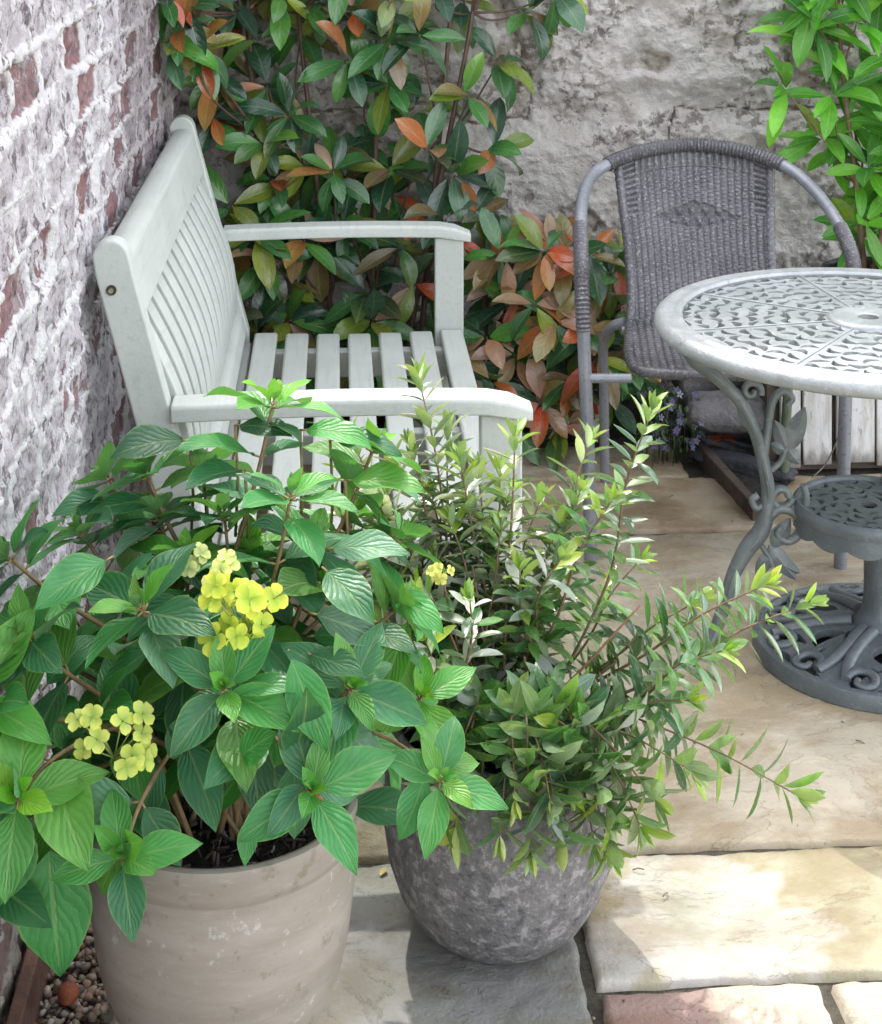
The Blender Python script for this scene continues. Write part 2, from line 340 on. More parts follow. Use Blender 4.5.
sd=Vector((-math.sin(R(15))*math.cos(R(53)), math.cos(R(15))*math.cos(R(53)), math.sin(R(53))))
so.rotation_euler=sd.to_track_quat('Z','Y').to_euler(); so.location=sd*8
SC.view_settings.view_transform='Standard'; SC.view_settings.look='None'; SC.view_settings.exposure=0; SC.view_settings.gamma=1
SC.cycles.max_bounces=8; SC.cycles.diffuse_bounces=5; SC.cycles.transparent_max_bounces=8; SC.cycles.sample_clamp_indirect=8

# ------------------------------------------------------------------ ground
def sheet(name,x0,x1,y0,y1,z,m):
    mb=MB(); mb.add([(x0,y0,z),(x1,y0,z),(x1,y1,z),(x0,y1,z)],[(0,1,2,3)]); return mb.build(name,m,smooth=False)
label(sheet('ground',-60,60,-60,60,-.010,M['ground']),kind='structure')
XW=-.44; YB=4.95
# paving slabs
tan=(.385,.345,.265); tan2=(.37,.305,.22); pale=(.43,.415,.375); grey=(.25,.255,.24); pink=(.33,.23,.20); cream=(.43,.39,.32)
slabs=[(-.31,.355,2.0,2.685,grey,5),(.365,1.42,2.375,2.685,pale,5),(.368,.685,1.85,2.365,pink,5),(.697,1.42,1.85,2.365,cream,5),
 (.02,1.42,2.697,3.945,tan,6),(-.31,.01,2.697,3.5,grey,8),(-.31,.01,3.51,4.56,tan2,8),(.02,1.42,3.957,4.285,tan2,5),(.02,.905,4.291,4.56,tan,5),
 (1.43,2.2,1.85,2.60,tan,14),(1.43,2.2,2.61,3.40,grey,14),(1.43,2.2,3.41,4.30,pale,14),(2.21,3.0,1.85,3.0,cream,16),(2.21,3.0,3.01,4.3,tan2,16),
 (-.31,.7,1.0,1.99,tan,16),(.71,1.7,.9,1.84,grey,16),(1.71,3.0,.9,1.84,tan,16),(-.31,1.2,-.5,.89,cream,20),(1.21,3.0,-.5,.89,tan2,20)]
mb=MB()
for i,(x0,x1,y0,y1,c,res) in enumerate(slabs):
    st=.001*res*1.6
    nx=max(6,int((x1-x0)/st)); ny=max(6,int((y1-y0)/st))
    xs=np.concatenate([[x0],np.linspace(x0+.006,x1-.006,nx),[x1]]); ys=np.concatenate([[y0],np.linspace(y0+.006,y1-.006,ny),[y1]])
    X,Y=np.meshgrid(xs,ys,indexing='ij')
    hN=fbm(X*4+i*9,Y*6+i*3,4,3)*.0032; stp=sstep(-.006,.006,fbm(X*2.5+i*5,Y*4,4,8))*.0022+sstep(-.006,.006,fbm(X*3.1+i*7,Y*4.4+9,4,18)-.15)*.0018
    Z=hN+stp
    ed=np.minimum(np.minimum(X-x0,x1-X),np.minimum(Y-y0,y1-Y)); wv=fbm(X*30,Y*30,2,5)*.006
    Z=Z-.006*(1-sstep(0,.010,ed+wv*.6)); Z[ed<1e-6]-=.02
    jx=fbm(Y*14+i,X*0+i*2.1,2,11)*.006; X=X+np.where((X-x0<.01)|(x1-X<.01),jx,0); jy=fbm(X*14+i,Y*0+i*1.7,2,12)*.006; Y=Y+np.where((Y-y0<.01)|(y1-Y<.01),jy,0)
    n,k=X.shape; idx=np.arange(n*k).reshape(n,k); f=np.stack([idx[:-1,:-1],idx[1:,:-1],idx[1:,1:],idx[:-1,1:]],-1).reshape(-1,4)
    cv=np.array(c)*np.ones((n*k,3))
    b=fbm(X*1.8+i*3,Y*2.6,3,31).ravel()[:,None]; cv=cv*(1+b*.35)
    if c is pale:
        y_=sstep(.02,.09,fbm(X*3+2,Y*5,3,44)+np.where(Y>2.62,.18,0)).ravel()[:,None]; cv=cv*(1-y_)+np.array((.34,.315,.22))*y_
    if c is pink:
        y_=sstep(.0,.25,(X-.50)/.2).ravel()[:,None]; cv=cv*(1-y_)+np.array((.52,.44,.34))*y_
    mb.add(np.stack([X,Y,Z],-1).reshape(-1,3).tolist(), f.tolist(), col=cv.tolist())
label(mb.build('patio',M['slab'],angle=0),kind='structure')
# soil bed
X,Y=np.meshgrid(np.linspace(XW,3.0,170),np.linspace(4.50,YB,30),indexing='ij'); Z=fbm(X*9,Y*9,4,2)*.03+.012-.03*(Y<4.53)
C=np.ones(X.shape+(3,))*np.array((.035,.026,.02))
label(gridmesh('flower_bed',X,Y,Z,C,M['soil']),kind='structure')

# ------------------------------------------------------------------ walls
# left: painted brick, plane x = XW facing +x
ys=np.concatenate([np.linspace(-.5,2.0,60)[:-1],np.arange(2.0,YB+.001,.0052)]); zs=np.concatenate([np.arange(-.03,1.52,.0052),np.linspace(1.52,1.9,20)[1:]])
Yg,Zg=np.meshgrid(ys,zs,indexing='ij')
ch,cl=.094,.225
wy=Yg+fbm(Yg*3,Zg*3,2,7)*.025; wz=Zg+fbm(Yg*2.2,Zg*2.2,3,9)*.018
row=np.floor(wz/ch).astype(np.int64); off=(row%2)*.5+hash2(row,row*0,5)*.15
u=wy/cl+off; colm=np.floor(u).astype(np.int64)
eu=np.minimum(u-colm,1-(u-colm))*cl; ev=np.minimum(wz/ch-row,1-(wz/ch-row))*ch
e=np.minimum(eu,ev)+fbm(Yg*26,Zg*26,3,21)*.010
mort=1-sstep(.006,.012,e)
br=hash2(colm,row,1); br2=hash2(colm,row,2); br3=hash2(colm,row,3)
depth=(br2-.5)*.010 + mort*.004*(br3>.15) + fbm(Yg*16,Zg*11,4,33)*.0125*(1-.5*mort) + fbm(Yg*60,Zg*34,3,35)*.0085
depth+=-sstep(.55,.9,br)*.008*(1-mort)
flake=np.clip(.24+.42*(br>.62)*(.5+.5*br3)+fbm(Yg*3.5,Zg*3.5,3,71)*.6,0,1)
Xg=XW+depth
C=np.stack([mort,br2,flake],-1)
lw=empty('brick_wall',(0,0,0)); label(lw,'old brick wall with flaking white paint behind the bench','wall')
face=gridmesh('wall_face',Xg,Yg,Zg,C,M['brick'],lw)
mb=MB(); box(mb,(XW-.25,-.5,-.03),(XW-.03,YB+.02,1.9)); mb.v=[(x,y,z) for x,y,z in mb.v]; mb.c=[(.5,.5,.3)]*len(mb.v); mb.build('wall_core',M['brick'],lw,smooth=False)
mb=MB(); box(mb,(XW-.27,-.52,1.9),(XW+.025,YB+.0,1.96)); mb.build('coping',M['stone_grey'],lw,smooth=False,bevel=.008)
# back: limewashed rubble stone, plane y = YB facing -y
xs=np.concatenate([np.arange(XW-.02,1.75,.0055),np.linspace(1.75,3.2,60)[1:]]); zs=np.concatenate([np.arange(-.03,1.42,.0055),np.linspace(1.42,3.02,60)[1:]])
Xg,Zg=np.meshgrid(xs,zs,indexing='ij')
wx=Xg+fbm(Xg*2,Zg*2,3,5)*.12; wz=Zg+fbm(Xg*2,Zg*2,3,6)*.10
ch,cl=.47,.78; row=np.floor((wz+.12)/ch).astype(np.int64); off=(row%2)*.47+.30
u=wx/cl+off; cm=np.floor(u).astype(np.int64); eu=np.minimum(u-cm,1-(u-cm))*cl; vz=(wz+.12)/ch; ev=np.minimum(vz-row,1-(vz-row))*ch
e=np.minimum(eu,ev); dome=sstep(0,.10,e)
sm=sstep(-.12,.22,fbm(Xg*3.5+4,Zg*3.5,3,12))                 # smooth smeared render
rec=sstep(.16,.30,fbm(Xg*3.1,Zg*3.4,3,55))                     # spalled patches
crack=(1-sstep(0.0,.010,np.abs(e+fbm(Xg*18,Zg*18,3,91)*.010)))*(hash2(cm,row,4)>.35)
dep=dome*.034+fbm(Xg*9,Zg*9,5,13,.6)*.030*(1-.5*sm)+fbm(Xg*34,Zg*34,4,14,.62)*.013*(1-.6*sm)-rec*.022-crack*.016
Yg=YB-dep-.005
C=np.stack([np.clip(rec*.65+crack*1.0+(1-sstep(0,.03,e))*.35,0,1),hash2(cm,row,8),sm],-1)
bw=empty('stone_wall',(1.4,YB,0)); label(bw,'rough limewashed stone wall across the back behind the wicker chair','wall')
g=gridmesh('wall_face',Xg[::-1]-1.4,Yg[::-1]-YB,Zg[::-1],C[::-1],M['stonewall'],bw)
mb=MB(); box(mb,(XW-.3-1.4,.03,-.03),(1.8,.28,3.02)); mb.c=[(.2,.5,.6)]*8; mb.build('wall_core',M['stonewall'],bw,smooth=False)
mb=MB(); box(mb,(XW-.32-1.4,-.05,3.0),(1.82,.30,3.06)); mb.build('coping',M['stone_grey'],bw,smooth=False,bevel=.008)

# timber board along the foot of the brick wall
mb=MB(); box(mb,(-.425,1.2,-.02),(-.405,3.05,.085)); 
o=mb.build('edging_board',M['timber_brown'],smooth=False,bevel=.003); label(o,'rotting brown timber board along the foot of the brick wall','board')
# gravel strip
ico=bmesh.new(); bmesh.ops.create_icosphere(ico,subdivisions=2,radius=1); iv=np.array([v.co[:] for v in ico.verts]); iff=[tuple(v.index for v in f.verts) for f in ico.faces]; ico.free()
ico=bmesh.new(); bmesh.ops.create_icosphere(ico,subdivisions=1,radius=1); iv1=np.array([v.co[:] for v in ico.verts]); iff1=[tuple(v.index for v in f.verts) for f in ico.faces]; ico.free()
def pebble(mb,c,r,col,hi=False,rg=rnd):
    V,F=(iv,iff) if hi else (iv1,iff1)
    s=np.array([rg.uniform(.7,1.3),rg.uniform(.6,1.1),rg.uniform(.45,.8)])*r
    a=rg.uniform(0,6.28); ca,sa=math.cos(a),math.sin(a); Rm=np.array([[ca,-sa,0],[sa,ca,0],[0,0,1]])
    tl=rg.uniform(-.6,.6); Rt=np.array([[1,0,0],[0,math.cos(tl),-math.sin(tl)],[0,math.sin(tl),math.cos(tl)]])
    k=1+.18*np.sin(V@np.array([rg.uniform(-3,3) for _ in range(3)])+rg.uniform(0,6))
    v=(V*k[:,None]*s)@Rt.T@Rm.T+np.array(c); mb.add(v.tolist(),F,col=col)
mb=MB(); pc=[(.26,.20,.15),(.33,.28,.22),(.18,.13,.10),(.40,.36,.31),(.24,.15,.10),(.12,.10,.085),(.30,.24,.17)]
for i in range(3600):
    y=rnd.uniform(1.8,3.1) if i<2900 else rnd.uniform(3.1,4.4)
    x=rnd.uniform(-.405,-.315); q=rnd.choice(pc); k=rnd.uniform(.6,1.15)
    pebble(mb,(x,y,rnd.uniform(-.02,.014)),rnd.uniform(.004,.0078),tuple(a*k for a in q),hi=(y<2.6))
label(mb.build('gravel',M['pebble'],angle=0),'brown pea gravel in the strip between wall board and paving','gravel',kind='stuff')
mb=MB(); g=P(65,988,2.40); pebble(mb,(-.365,2.375,.022),.017,(1,1,1),True); o=mb.build('clay_ball',M['clay'],angle=0); label(o,'orange red clay lump lying on the gravel beside the tan pot','clay ball')

# ------------------------------------------------------------------ leaves
def ortho(v,hint=Vector((0,0,1))):
    h=hint-v*hint.dot(v)
    if h.length<1e-4: h=Vector((1,0,0))-v*v.x
    return h.normalized()
def rand_dir(rg): 
    while True:
        v=Vector((rg.uniform(-1,1),rg.uniform(-1,1),rg.uniform(-1,1)))
        if .05<v.length<1: return v.normalized()
def leaf(mb,base,d,n,L,W,col,curl=.5,fold=.25,ns=6,nc=5,shape=(.42,.9),petiole=.06,wave=0.0,twist=0.0,col2=None):
    """blade from base along d, upper side n; shape=(position of widest point, tip fullness)"""
    d=d.normalized(); n=ortho(d,n); b=d.cross(n)
    p=base+d*(petiole*L); vs=[];uv=[];fs=[];cs=[]
    pk=math.log(.5)/math.log(shape[0]); ds=L/ns; ph=rnd.uniform(0,6.28)
    for i in range(ns+1):
        t=i/ns; a=curl*t*t if curl>0 else curl*t*t
        dd=(d*math.cos(a)-n*math.sin(a)); nn=(n*math.cos(a)+d*math.sin(a))
        tw=twist*t; bb=b*math.cos(tw)+nn*math.sin(tw); nn2=nn*math.cos(tw)-b*math.sin(tw)
        if i: p=p+dd*ds
        w=W*.5*max(math.sin(math.pi*min(max(t,.0),1)**pk),0)**shape[1]
        if i==0: w=W*.02
        for j in range(nc):
            s=-1+2*j/(nc-1)
            wv=wave*W*math.sin(t*11+ph+s*2)*abs(s)
            vs.append(p+bb*(s*w)+nn2*(abs(s)**1.4*w*fold+wv)); uv.append((.5+.5*s,t))
            cs.append(col if col2 is None else tuple(x*(1-t)+y*t for x,y in zip(col,col2)))
    for i in range(ns):
        for j in range(nc-1):
            a=i*nc+j; fs.append((a,a+1,a+nc+1,a+nc))
    # frame handedness: make the n side the front face
    v0=vs[fs[0][1]]-vs[fs[0][0]]
    fa=fs[len(fs)//2]; nv=(vs[fa[1]]-vs[fa[0]]).cross(vs[fa[3]]-vs[fa[0]])
    if nv.dot(n)<0: fs=[f[::-1] for f in fs]
    mb.add(vs,fs,uv,cs)
def jit(c,k,rg=rnd):
    f=1+rg.uniform(-k,k); return tuple(max(0,x*f*(1+rg.uniform(-k,k)*.35)) for x in c)
UP=Vector((0,0,1)); CAMP=Vector((0,0,HC))

# ------------------------------------------------------------------ bench
bo=empty('garden_bench',(0,3.7,0)); label(bo,'pale sage painted two seat slatted wooden bench against the brick wall','bench')
def bench_obj(mb,name,bevel=.004,**k):
    mb.v=[(x,y-3.7,z) for x,y,z in mb.v]
    return mb.build(name,M['bench'],bo,bevel=bevel,seg=3,**k)
Y0,Y1=2.985,4.40
def post_poly():
    # side outline (x,z) of the raked rear post with rounded head
    lean=lambda z: -.285-(max(z-.37,0))*.268
    w=.066; pts=[]
    pts+= [(-.30,0),(-.235,0)]
    for z in (.2,.37): pts.append((lean(z)+w,z))
    for z in (.5,.65,.80,.86): pts.append((lean(z)+w,z))
    cx=lean(.885)+w/2; 
    for a in range(15,180,15): pts.append((cx+w/2*math.cos(R(a)),.885+.036*math.sin(R(a))))
    for z in (.86,.80,.65,.5,.37,.2): pts.append((lean(z),z))
    return pts
for (a,b) in ((Y0,Y0+.045),(Y1-.045,Y1)):
    mb=MB(); prism(mb,post_poly(),'y',a,b); o=bench_obj(mb,'back_post')
    if a==Y0:
        mb=MB(); c=Vector((-.388,Y0-3.7-.0035,.835))
        def ring(mb,r0,r1,y):
            n=20; vs=[];fs=[]
            for k in range(n):
                A=2*math.pi*k/n; vs+= [(c.x+r0*math.cos(A),c.y+y,c.z+r0*math.sin(A)),(c.x+r1*math.cos(A),c.y+y-.001,c.z+r1*math.sin(A)),(c.x+r1*math.cos(A),c.y+.006,c.z+r1*math.sin(A))]
            for k in range(n):
                i=3*k; j=3*((k+1)%n); fs+= [(i,j,j+1,i+1),(i+1,j+1,j+2,i+2)]
            fs.append(tuple(3*k for k in range(n))); mb.add(vs,fs)
        ring(mb,.0075,.009,.001); bt=mb.build('bolt',M['bolt'],bo)
        mb=MB(); ring(mb,.0038,.0045,-.001); mb.build('bolt_head',M['brass'],bt)
# top rail follows the rake
def raked(mb,z0,z1,x0,x1,y0,y1,lean0=-.285,round_top=True):
    k=.268
    def X(z,off): return lean0-(z-.37)*k+off
    pts=[(X(z0,x1),z0),(X(z1-.012,x1),z1-.012)]
    for a in range(0,181,20): 
        cx=(x0+x1)/2; pts.append((X(z1-.01,cx+(x1-x0)/2*math.cos(R(a))),z1-.01+.014*math.sin(R(a))))
    pts+=[(X(z1-.012,x0),z1-.012),(X(z0,x0),z0)]
    prism(mb,pts,'y',y0,y1)
mb=MB(); raked(mb,.785,.888,.008,.064,Y0+.045,Y1-.045); bench_obj(mb,'top_rail')
mb=MB(); raked(mb,.375,.418,.008,.062,Y0+.045,Y1-.045); bench_obj(mb,'bottom_rail')
# curved back slats
mb=MB(); ns=14; n=16
for i in range(ns):
    yc=Y0+.045+.045+(Y1-Y0-.09-.09)*i/(ns-1); hw=.0305; vs=[];fs=[]
    for k in range(n+1):
        tt=k/n; z=.405+(.80-.405)*tt; x=-.285-(z-.37)*.268+.026+.042*math.sin(math.pi*tt**.9)
        for (dx,dy) in ((.010,-hw),(.014,0),(.010,hw),(-.008,hw),(-.008,-hw)): vs.append((x+dx,yc+dy,z))
    for k in range(n):
        for j in range(5):
            a=k*5+j; b=k*5+(j+1)%5; fs.append((a,b,b+5,a+5))
    mb.add(vs,fs)
bench_obj(mb,'backrest_slats',bevel=.0025)
# seat slats
mb=MB(); 
for i in range(7):
    x0=-.204+i*.0787; dz=-.006*math.sin(math.pi*i/6)
    box(mb,(x0,Y0+.052,.350+dz),(x0+.058,Y1-.052,.372+dz))
bench_obj(mb,'seat_slats',bevel=.006)
# seat frame: end rails, middle rail, front and rear rails
mb=MB()
for ya in (Y0+.048,3.67,Y1-.125): box(mb,(-.205,ya,.275),(.318,ya+.035,.341))
box(mb,(.285,Y0+.047,.255),(.312,Y1-.047,.335)); box(mb,(-.24,Y0+.047,.275),(-.212,Y1-.047,.345))
bench_obj(mb,'seat_frame')
# arm rests
for yc in (Y0+.022,Y1-.022):
    mb=MB(); hw=.034; xa,xb=-.285,.349; n=16; vs=[];fs=[]
    prof=[]
    for k in range(n+1):
        t_=k/n; x=xa+(xb-xa)*t_
        drop=0 if t_<.86 else .020*((t_-.86)/.14)**2
        ww=hw*(1-.28*((t_-.93)/.07)**2 if t_>.93 else 1); th=.030*(1-.25*((t_-.93)/.07)**2 if t_>.93 else 1)
        zt=.634+.006*math.sin(math.pi*t_)-drop
        for (dy,z) in ((-ww,zt-th),(-ww,zt-.006),(-ww*.86,zt),(ww*.86,zt),(ww,zt-.006),(ww,zt-th)): vs.append((x,yc+dy,z))
    m6=6
    for k in range(n):
        for j in range(m6):
            a=k*m6+j; b=k*m6+(j+1)%m6; fs.append((a,a+m6,b+m6,b))
    fs.append(tuple(range(m6))); fs.append(tuple(n*m6+j for j in range(m6-1,-1,-1)))
    mb.add(vs,fs); bench_obj(mb,'armrest',bevel=.003)
for yc in (Y0+.001,Y1-.046):
    mb=MB(); box(mb,(.256,yc,0),(.330,yc+.045,.604)); bench_obj(mb,'front_leg')

# ------------------------------------------------------------------ wicker chair
CR,CF=.64,4.05
cb=empty('wicker_chair',Q(CR,CF),-TH); label(cb,'grey woven rattan bistro chair with metal tube hoop behind the round table','chair')
def L(r,f,z): return Vector((r-CR,f-CF,z))
hoop=[L(.337,3.83,0),L(.333,3.835,.22),L(.325,3.85,.45),L(.322,3.875,.58),L(.325,3.95,.665),L(.334,4.06,.725),L(.355,4.18,.768),L(.40,4.28,.797),L(.50,4.345,.826),L(.64,4.375,.842),L(.78,4.345,.829),L(.872,4.28,.800),L(.925,4.18,.755),L(.953,4.06,.700),L(.960,3.96,.640),L(.945,3.88,.565),L(.915,3.83,.45),L(.90,3.80,.22),L(.889,3.785,0)]
hp=smooth_path(hoop,8)
mb=MB(); tube(mb,hp,.0150,14); hoop_o=mb.build('hoop_frame',M['tube'],cb)
# dark wrapping on the top of the hoop and both arms
def wrap(name,pred,r=.0178):
    mb=MB(); pts=[p for p in hp if pred(p)]; 
    path=[]; 
    dense=[]
    for a,b in zip(pts[:-1],pts[1:]):
        k=max(2,int((b-a).length/.0022)); dense+= [a.lerp(b,i/k) for i in range(k)]
    dense.append(pts[-1]); N=len(dense)
    tube(mb,dense,lambda t:r+.0016*math.sin(t*(N-1)*.0022/.0088*2*math.pi),12); return mb.build(name,M['rattan'],cb)
wrap('top_wrap',lambda p:p.z>.803)
wrap('arm_wrap',lambda p:p.x<0 and .50<p.z<.715 and p.y<.1,.0170)
wrap('arm_wrap',lambda p:p.x>0 and .50<p.z<.70 and p.y<.1,.0170)
# inner frame: down the back sides, along the seat, round the front
sr,sf=.215,-.20
inner=[(-.205,.285,.80),(-.196,.245,.70),(-.187,.195,.60),(-.186,.135,.50),(-.195,.085,.452),(-.208,.0,.438),(-.222,-.12,.430),(-.215,-.192,.424),(-.17,-.215,.420),(0,-.225,.416),(.17,-.215,.420),(.215,-.192,.424),(.222,-.12,.430),(.208,.0,.438),(.195,.085,.452),(.186,.135,.50),(.187,.195,.60),(.196,.245,.70),(.205,.285,.80)]
inner=[(x*.95+.006,y,z) for x,y,z in inner]
ip=smooth_path(inner,6); dense=[]
for a,b in zip(ip[:-1],ip[1:]):
    k=max(1,int((b-a).length/.004)); dense+=[a.lerp(b,i/k) for i in range(k)]
dense.append(ip[-1]); N=len(dense)
mb=MB(); tube(mb,dense,lambda t:.0118+.0009*math.sin(t*N*1.6),10); mb.build('seat_frame',M['rattan'],cb)
# woven sheets
def woven(name,fn,nu,nv,ncol,nrow,motif=False):
    us=np.linspace(-1,1,nu); vs=np.linspace(0,1,nv); U,V=np.meshgrid(us,vs,indexing='ij')
    cu=(U+1)/2*ncol; rv=V*nrow; ci=np.floor(cu).astype(int); ri=np.floor(rv).astype(int)
    par=(ci+ri)%2
    cs=np.abs(np.sin(np.pi*cu)); rs=np.abs(np.sin(np.pi*rv))
    h=.0042*cs**.6 + .0020*rs*np.where(par==0,1,.25)
    gap=np.clip(1-cs*1.6,0,1)
    if motif:
        mv=np.abs((V-.60)/.085)+np.abs(U/.62); inm=(mv<1)
        k2=(np.floor(cu)+np.floor(V*nrow/5)).astype(int)%2
        h2=.010*np.abs(np.sin(np.pi*V*nrow/5))*np.where(k2==0,1,.05)*cs**.5; h=np.where(inm,h2,h)
        top=V>.88; h3=.004+.0055*np.abs(np.sin(np.pi*cu))*np.clip((V-.86)/.05,0,1); h=np.where(top,h3+.001*rs,h)
        sd=(np.abs(U)>.80)&(V>.62); rr=np.abs(np.sin(np.pi*V*nrow/3.2)); h=np.where(sd,.0055*rr,h); gap=np.where(sd,np.clip(1-rr*2,0,1),gap)
        gap=np.where(inm,np.where(k2==0,0,.30),gap)
    base=np.zeros(U.shape+(3,)); nn=np.zeros_like(base)
    for i in range(nu):
        for j in range(nv):
            base[i,j]=fn(us[i],vs[j])
    gu=np.gradient(base,axis=0); gv=np.gradient(base,axis=1); nrm=np.cross(gu,gv); nrm/=np.linalg.norm(nrm,axis=-1,keepdims=True)+1e-9
    Pp=base+nrm*h[...,None]
    C=np.ones(U.shape+(3,))*(1.05-.62*gap-.35*np.clip((.0018-h)/.002,0,1))[...,None]*(1+.18*(hash2(ci,ri,3)-.5))[...,None]
    return gridmesh(name,Pp[...,0],Pp[...,1],Pp[...,2],np.clip(C,0.1,1.3),M['rattan'],cb)
def lerp_tab(tab,x):
    for (a,va),(b,vb) in zip(tab[:-1],tab[1:]):
        if x<=b: 
            k=(x-a)/(b-a); return tuple(p+(q-p)*k for p,q in zip(va,vb))
    return tab[-1][1]
side=[(.0,(.190,.098,.448)),(.12,(.186,.135,.50)),(.4,(.187,.195,.60)),(.7,(.196,.245,.70)),(1.0,(.205,.285,.80))]
def backfn(u,v):
    w,y,z=lerp_tab(side,v); bow=(1-u*u)
    return (u*w*.95+.006, y+.05*bow*(.3+.7*v), z+.034*bow*max(v-.5,0)*2)
woven('backrest',backfn,176,300,22,84,True)
def seatfn(u,v):
    y=-.212+(.10+.212)*v; w=.205 if v<.05 else .216-.02*v
    z=.421+.03*v-.018*(1-u*u)*math.sin(math.pi*min(v*1.1,1)); return (u*w*.95+.006,y,z)
woven('seat',seatfn,150,150,22,46)
# rear legs and rails
for s in (-1,1):
    mb=MB(); tube(mb,smooth_path([(s*.19,.10,.448),(s*.222,.13,.425),(s*.236,.175,.37),(s*.232,.21,.28),(s*.228,.235,.12),(s*.226,.245,0)],7),.0125,12)
    mb.build('rear_leg',M['tube_green'] if s>0 else M['tube'],cb)
    mb=MB(); x=-.314 if s<0 else .272
    tube(mb,smooth_path([(x,-.205,.405),(s*.21,-.205,.405)],2),.011,10); mb.build('side_rail',M['tube'],cb)
for (yy,zz) in ((-.16,.408),(.09,.430)):
    mb=MB(); tube(mb,smooth_path([(-.2,yy,zz),(.2,yy,zz)],3),.010,10); mb.build('under_rail',M['tube'],cb)

# ------------------------------------------------------------------ cast table
def fret(mb,outer,holes,z_of,th,inner=None):
    """flat fretwork plate with real openings, given as 2d loops"""
    co=[];faces=[];edges=[]
    def loop(pts):
        o=len(co); co.extend(Vector((p[0],p[1])) for p in pts); faces.append(list(range(o,o+len(pts))))
    loop(outer)
    for h in holes: loop(h)
    vs,es,fs,ov,oe,of=delaunay_2d_cdt(co,[],faces,1,1e-6)
    keep=[f for f,o in zip(fs,of) if all(i==0 for i in o) and len(o)>0]
    # orientation
    def area(f): 
        a,b,c=[vs[i] for i in f[:3]]; return (b.x-a.x)*(c.y-a.y)-(b.y-a.y)*(c.x-a.x)
    keep=[f if area(f)>0 else f[::-1] for f in keep]
    n=len(vs); top=[(v.x,v.y,z_of(v.x,v.y)) for v in vs]; bot=[(v.x,v.y,z_of(v.x,v.y)-th) for v in vs]
    cnt={}
    for f in keep:
        for i in range(len(f)):
            a,b=f[i],f[(i+1)%len(f)]; cnt[(a,b)]=1
    side=[(a,b) for (a,b) in cnt if (b,a) not in cnt]
    mb.add(top+bot,[tuple(f) for f in keep]+[tuple(i+n for i in f[::-1]) for f in keep]+[(b,a,a+n,b+n) for a,b in side])
def circ(r,n=96,cx=0,cy=0): return [(cx+r*math.cos(2*math.pi*i/n),cy+r*math.sin(2*math.pi*i/n)) for i in range(n)]
def crescent(cx,cy,ang,ln,wd,bend,n=7):
    """curved tapering slot"""
    up=[];dn=[]
    for i in range(n+1):
        t=i/n; x=(t-.5)*ln; y=bend*ln*(math.sin(math.pi*t)-.5); w=wd*.5*math.sin(math.pi*min(max(t,.06),.94))**.6
        up.append((x,y+w)); dn.append((x,y-w))
    pts=up+dn[::-1]; ca,sa=math.cos(ang),math.sin(ang)
    return [(cx+x*ca-y*sa,cy+x*sa+y*ca) for x,y in pts[::-1]]
TR=.42
tb=empty('patio_table',Q(.847,3.37),-TH); label(tb,'round cast metal table with pierced grey top and scrolled legs','table')
holes=[circ(.021,20)]
rg=random.Random(3); NS=8
rings=[.095,.126,.160,.195,.230,.265,.300,.333,.362]
for ri,r in enumerate(rings):
    for s in range(NS):
        a0=2*math.pi*s/NS+R(9); a1=a0+2*math.pi/NS; pad=.007/r
        span=(a1-a0)-2*pad; k=max(1,int(round(span*r/.036))); 
        for j in range(k):
            jj=j if s%2==0 else k-1-j
            sgn=1 if (jj+ri)%2==0 else -1; 
            if s%2: sgn=-sgn
            a=a0+pad+span*(j+.5)/k; ln=min(span*r/k,.040)*1.08; ln*=.86 if ri%2 else 1
            tilt=sgn*(.38+.30*math.sin(ri*2.1+jj*1.7)); bend=(.26+.10*math.sin(ri+jj*2.3))*sgn*(1 if (ri+jj)%3 else -1)
            holes.append(crescent(r*math.cos(a),r*math.sin(a),a+math.pi/2+tilt,ln,.0165+.003*math.sin(ri*3+jj),bend))
mb=MB(); fret(mb,circ(.383,128),holes,lambda x,y:.666+.003*math.cos(math.hypot(x,y)*8),.013); tt=mb.build('tabletop',M['cast_top'],tb,bevel=.0014,seg=1)
# raised scroll veins between the slots and rim
mb=MB(); lathe(mb,[(.365,.668),(.368,.673),(.374,.674),(.380,.671),(.392,.672),(.402,.674),(.412,.671),(.4195,.664),(.4215,.655),(.419,.646),(.412,.641),(.402,.641),(.398,.648),(.372,.655),(.366,.660),(.365,.668)],160,wob=.0); mb.build('rim',M['cast_top'],tb)
mb=MB(); lathe(mb,[(.021,.660),(.021,.674),(.027,.677),(.060,.675),(.068,.677),(.076,.675),(.080,.670),(.080,.662)],64)
for s in range(NS):
    a=2*math.pi*s/NS+R(9); tube(mb,[Vector((math.cos(a)*r,math.sin(a)*r,.6695+.003*math.cos(r*8)-.002)) for r in (.078,.15,.22,.30,.368)],.0013,6)
mb.build('centre_boss',M['cast_top'],tb)
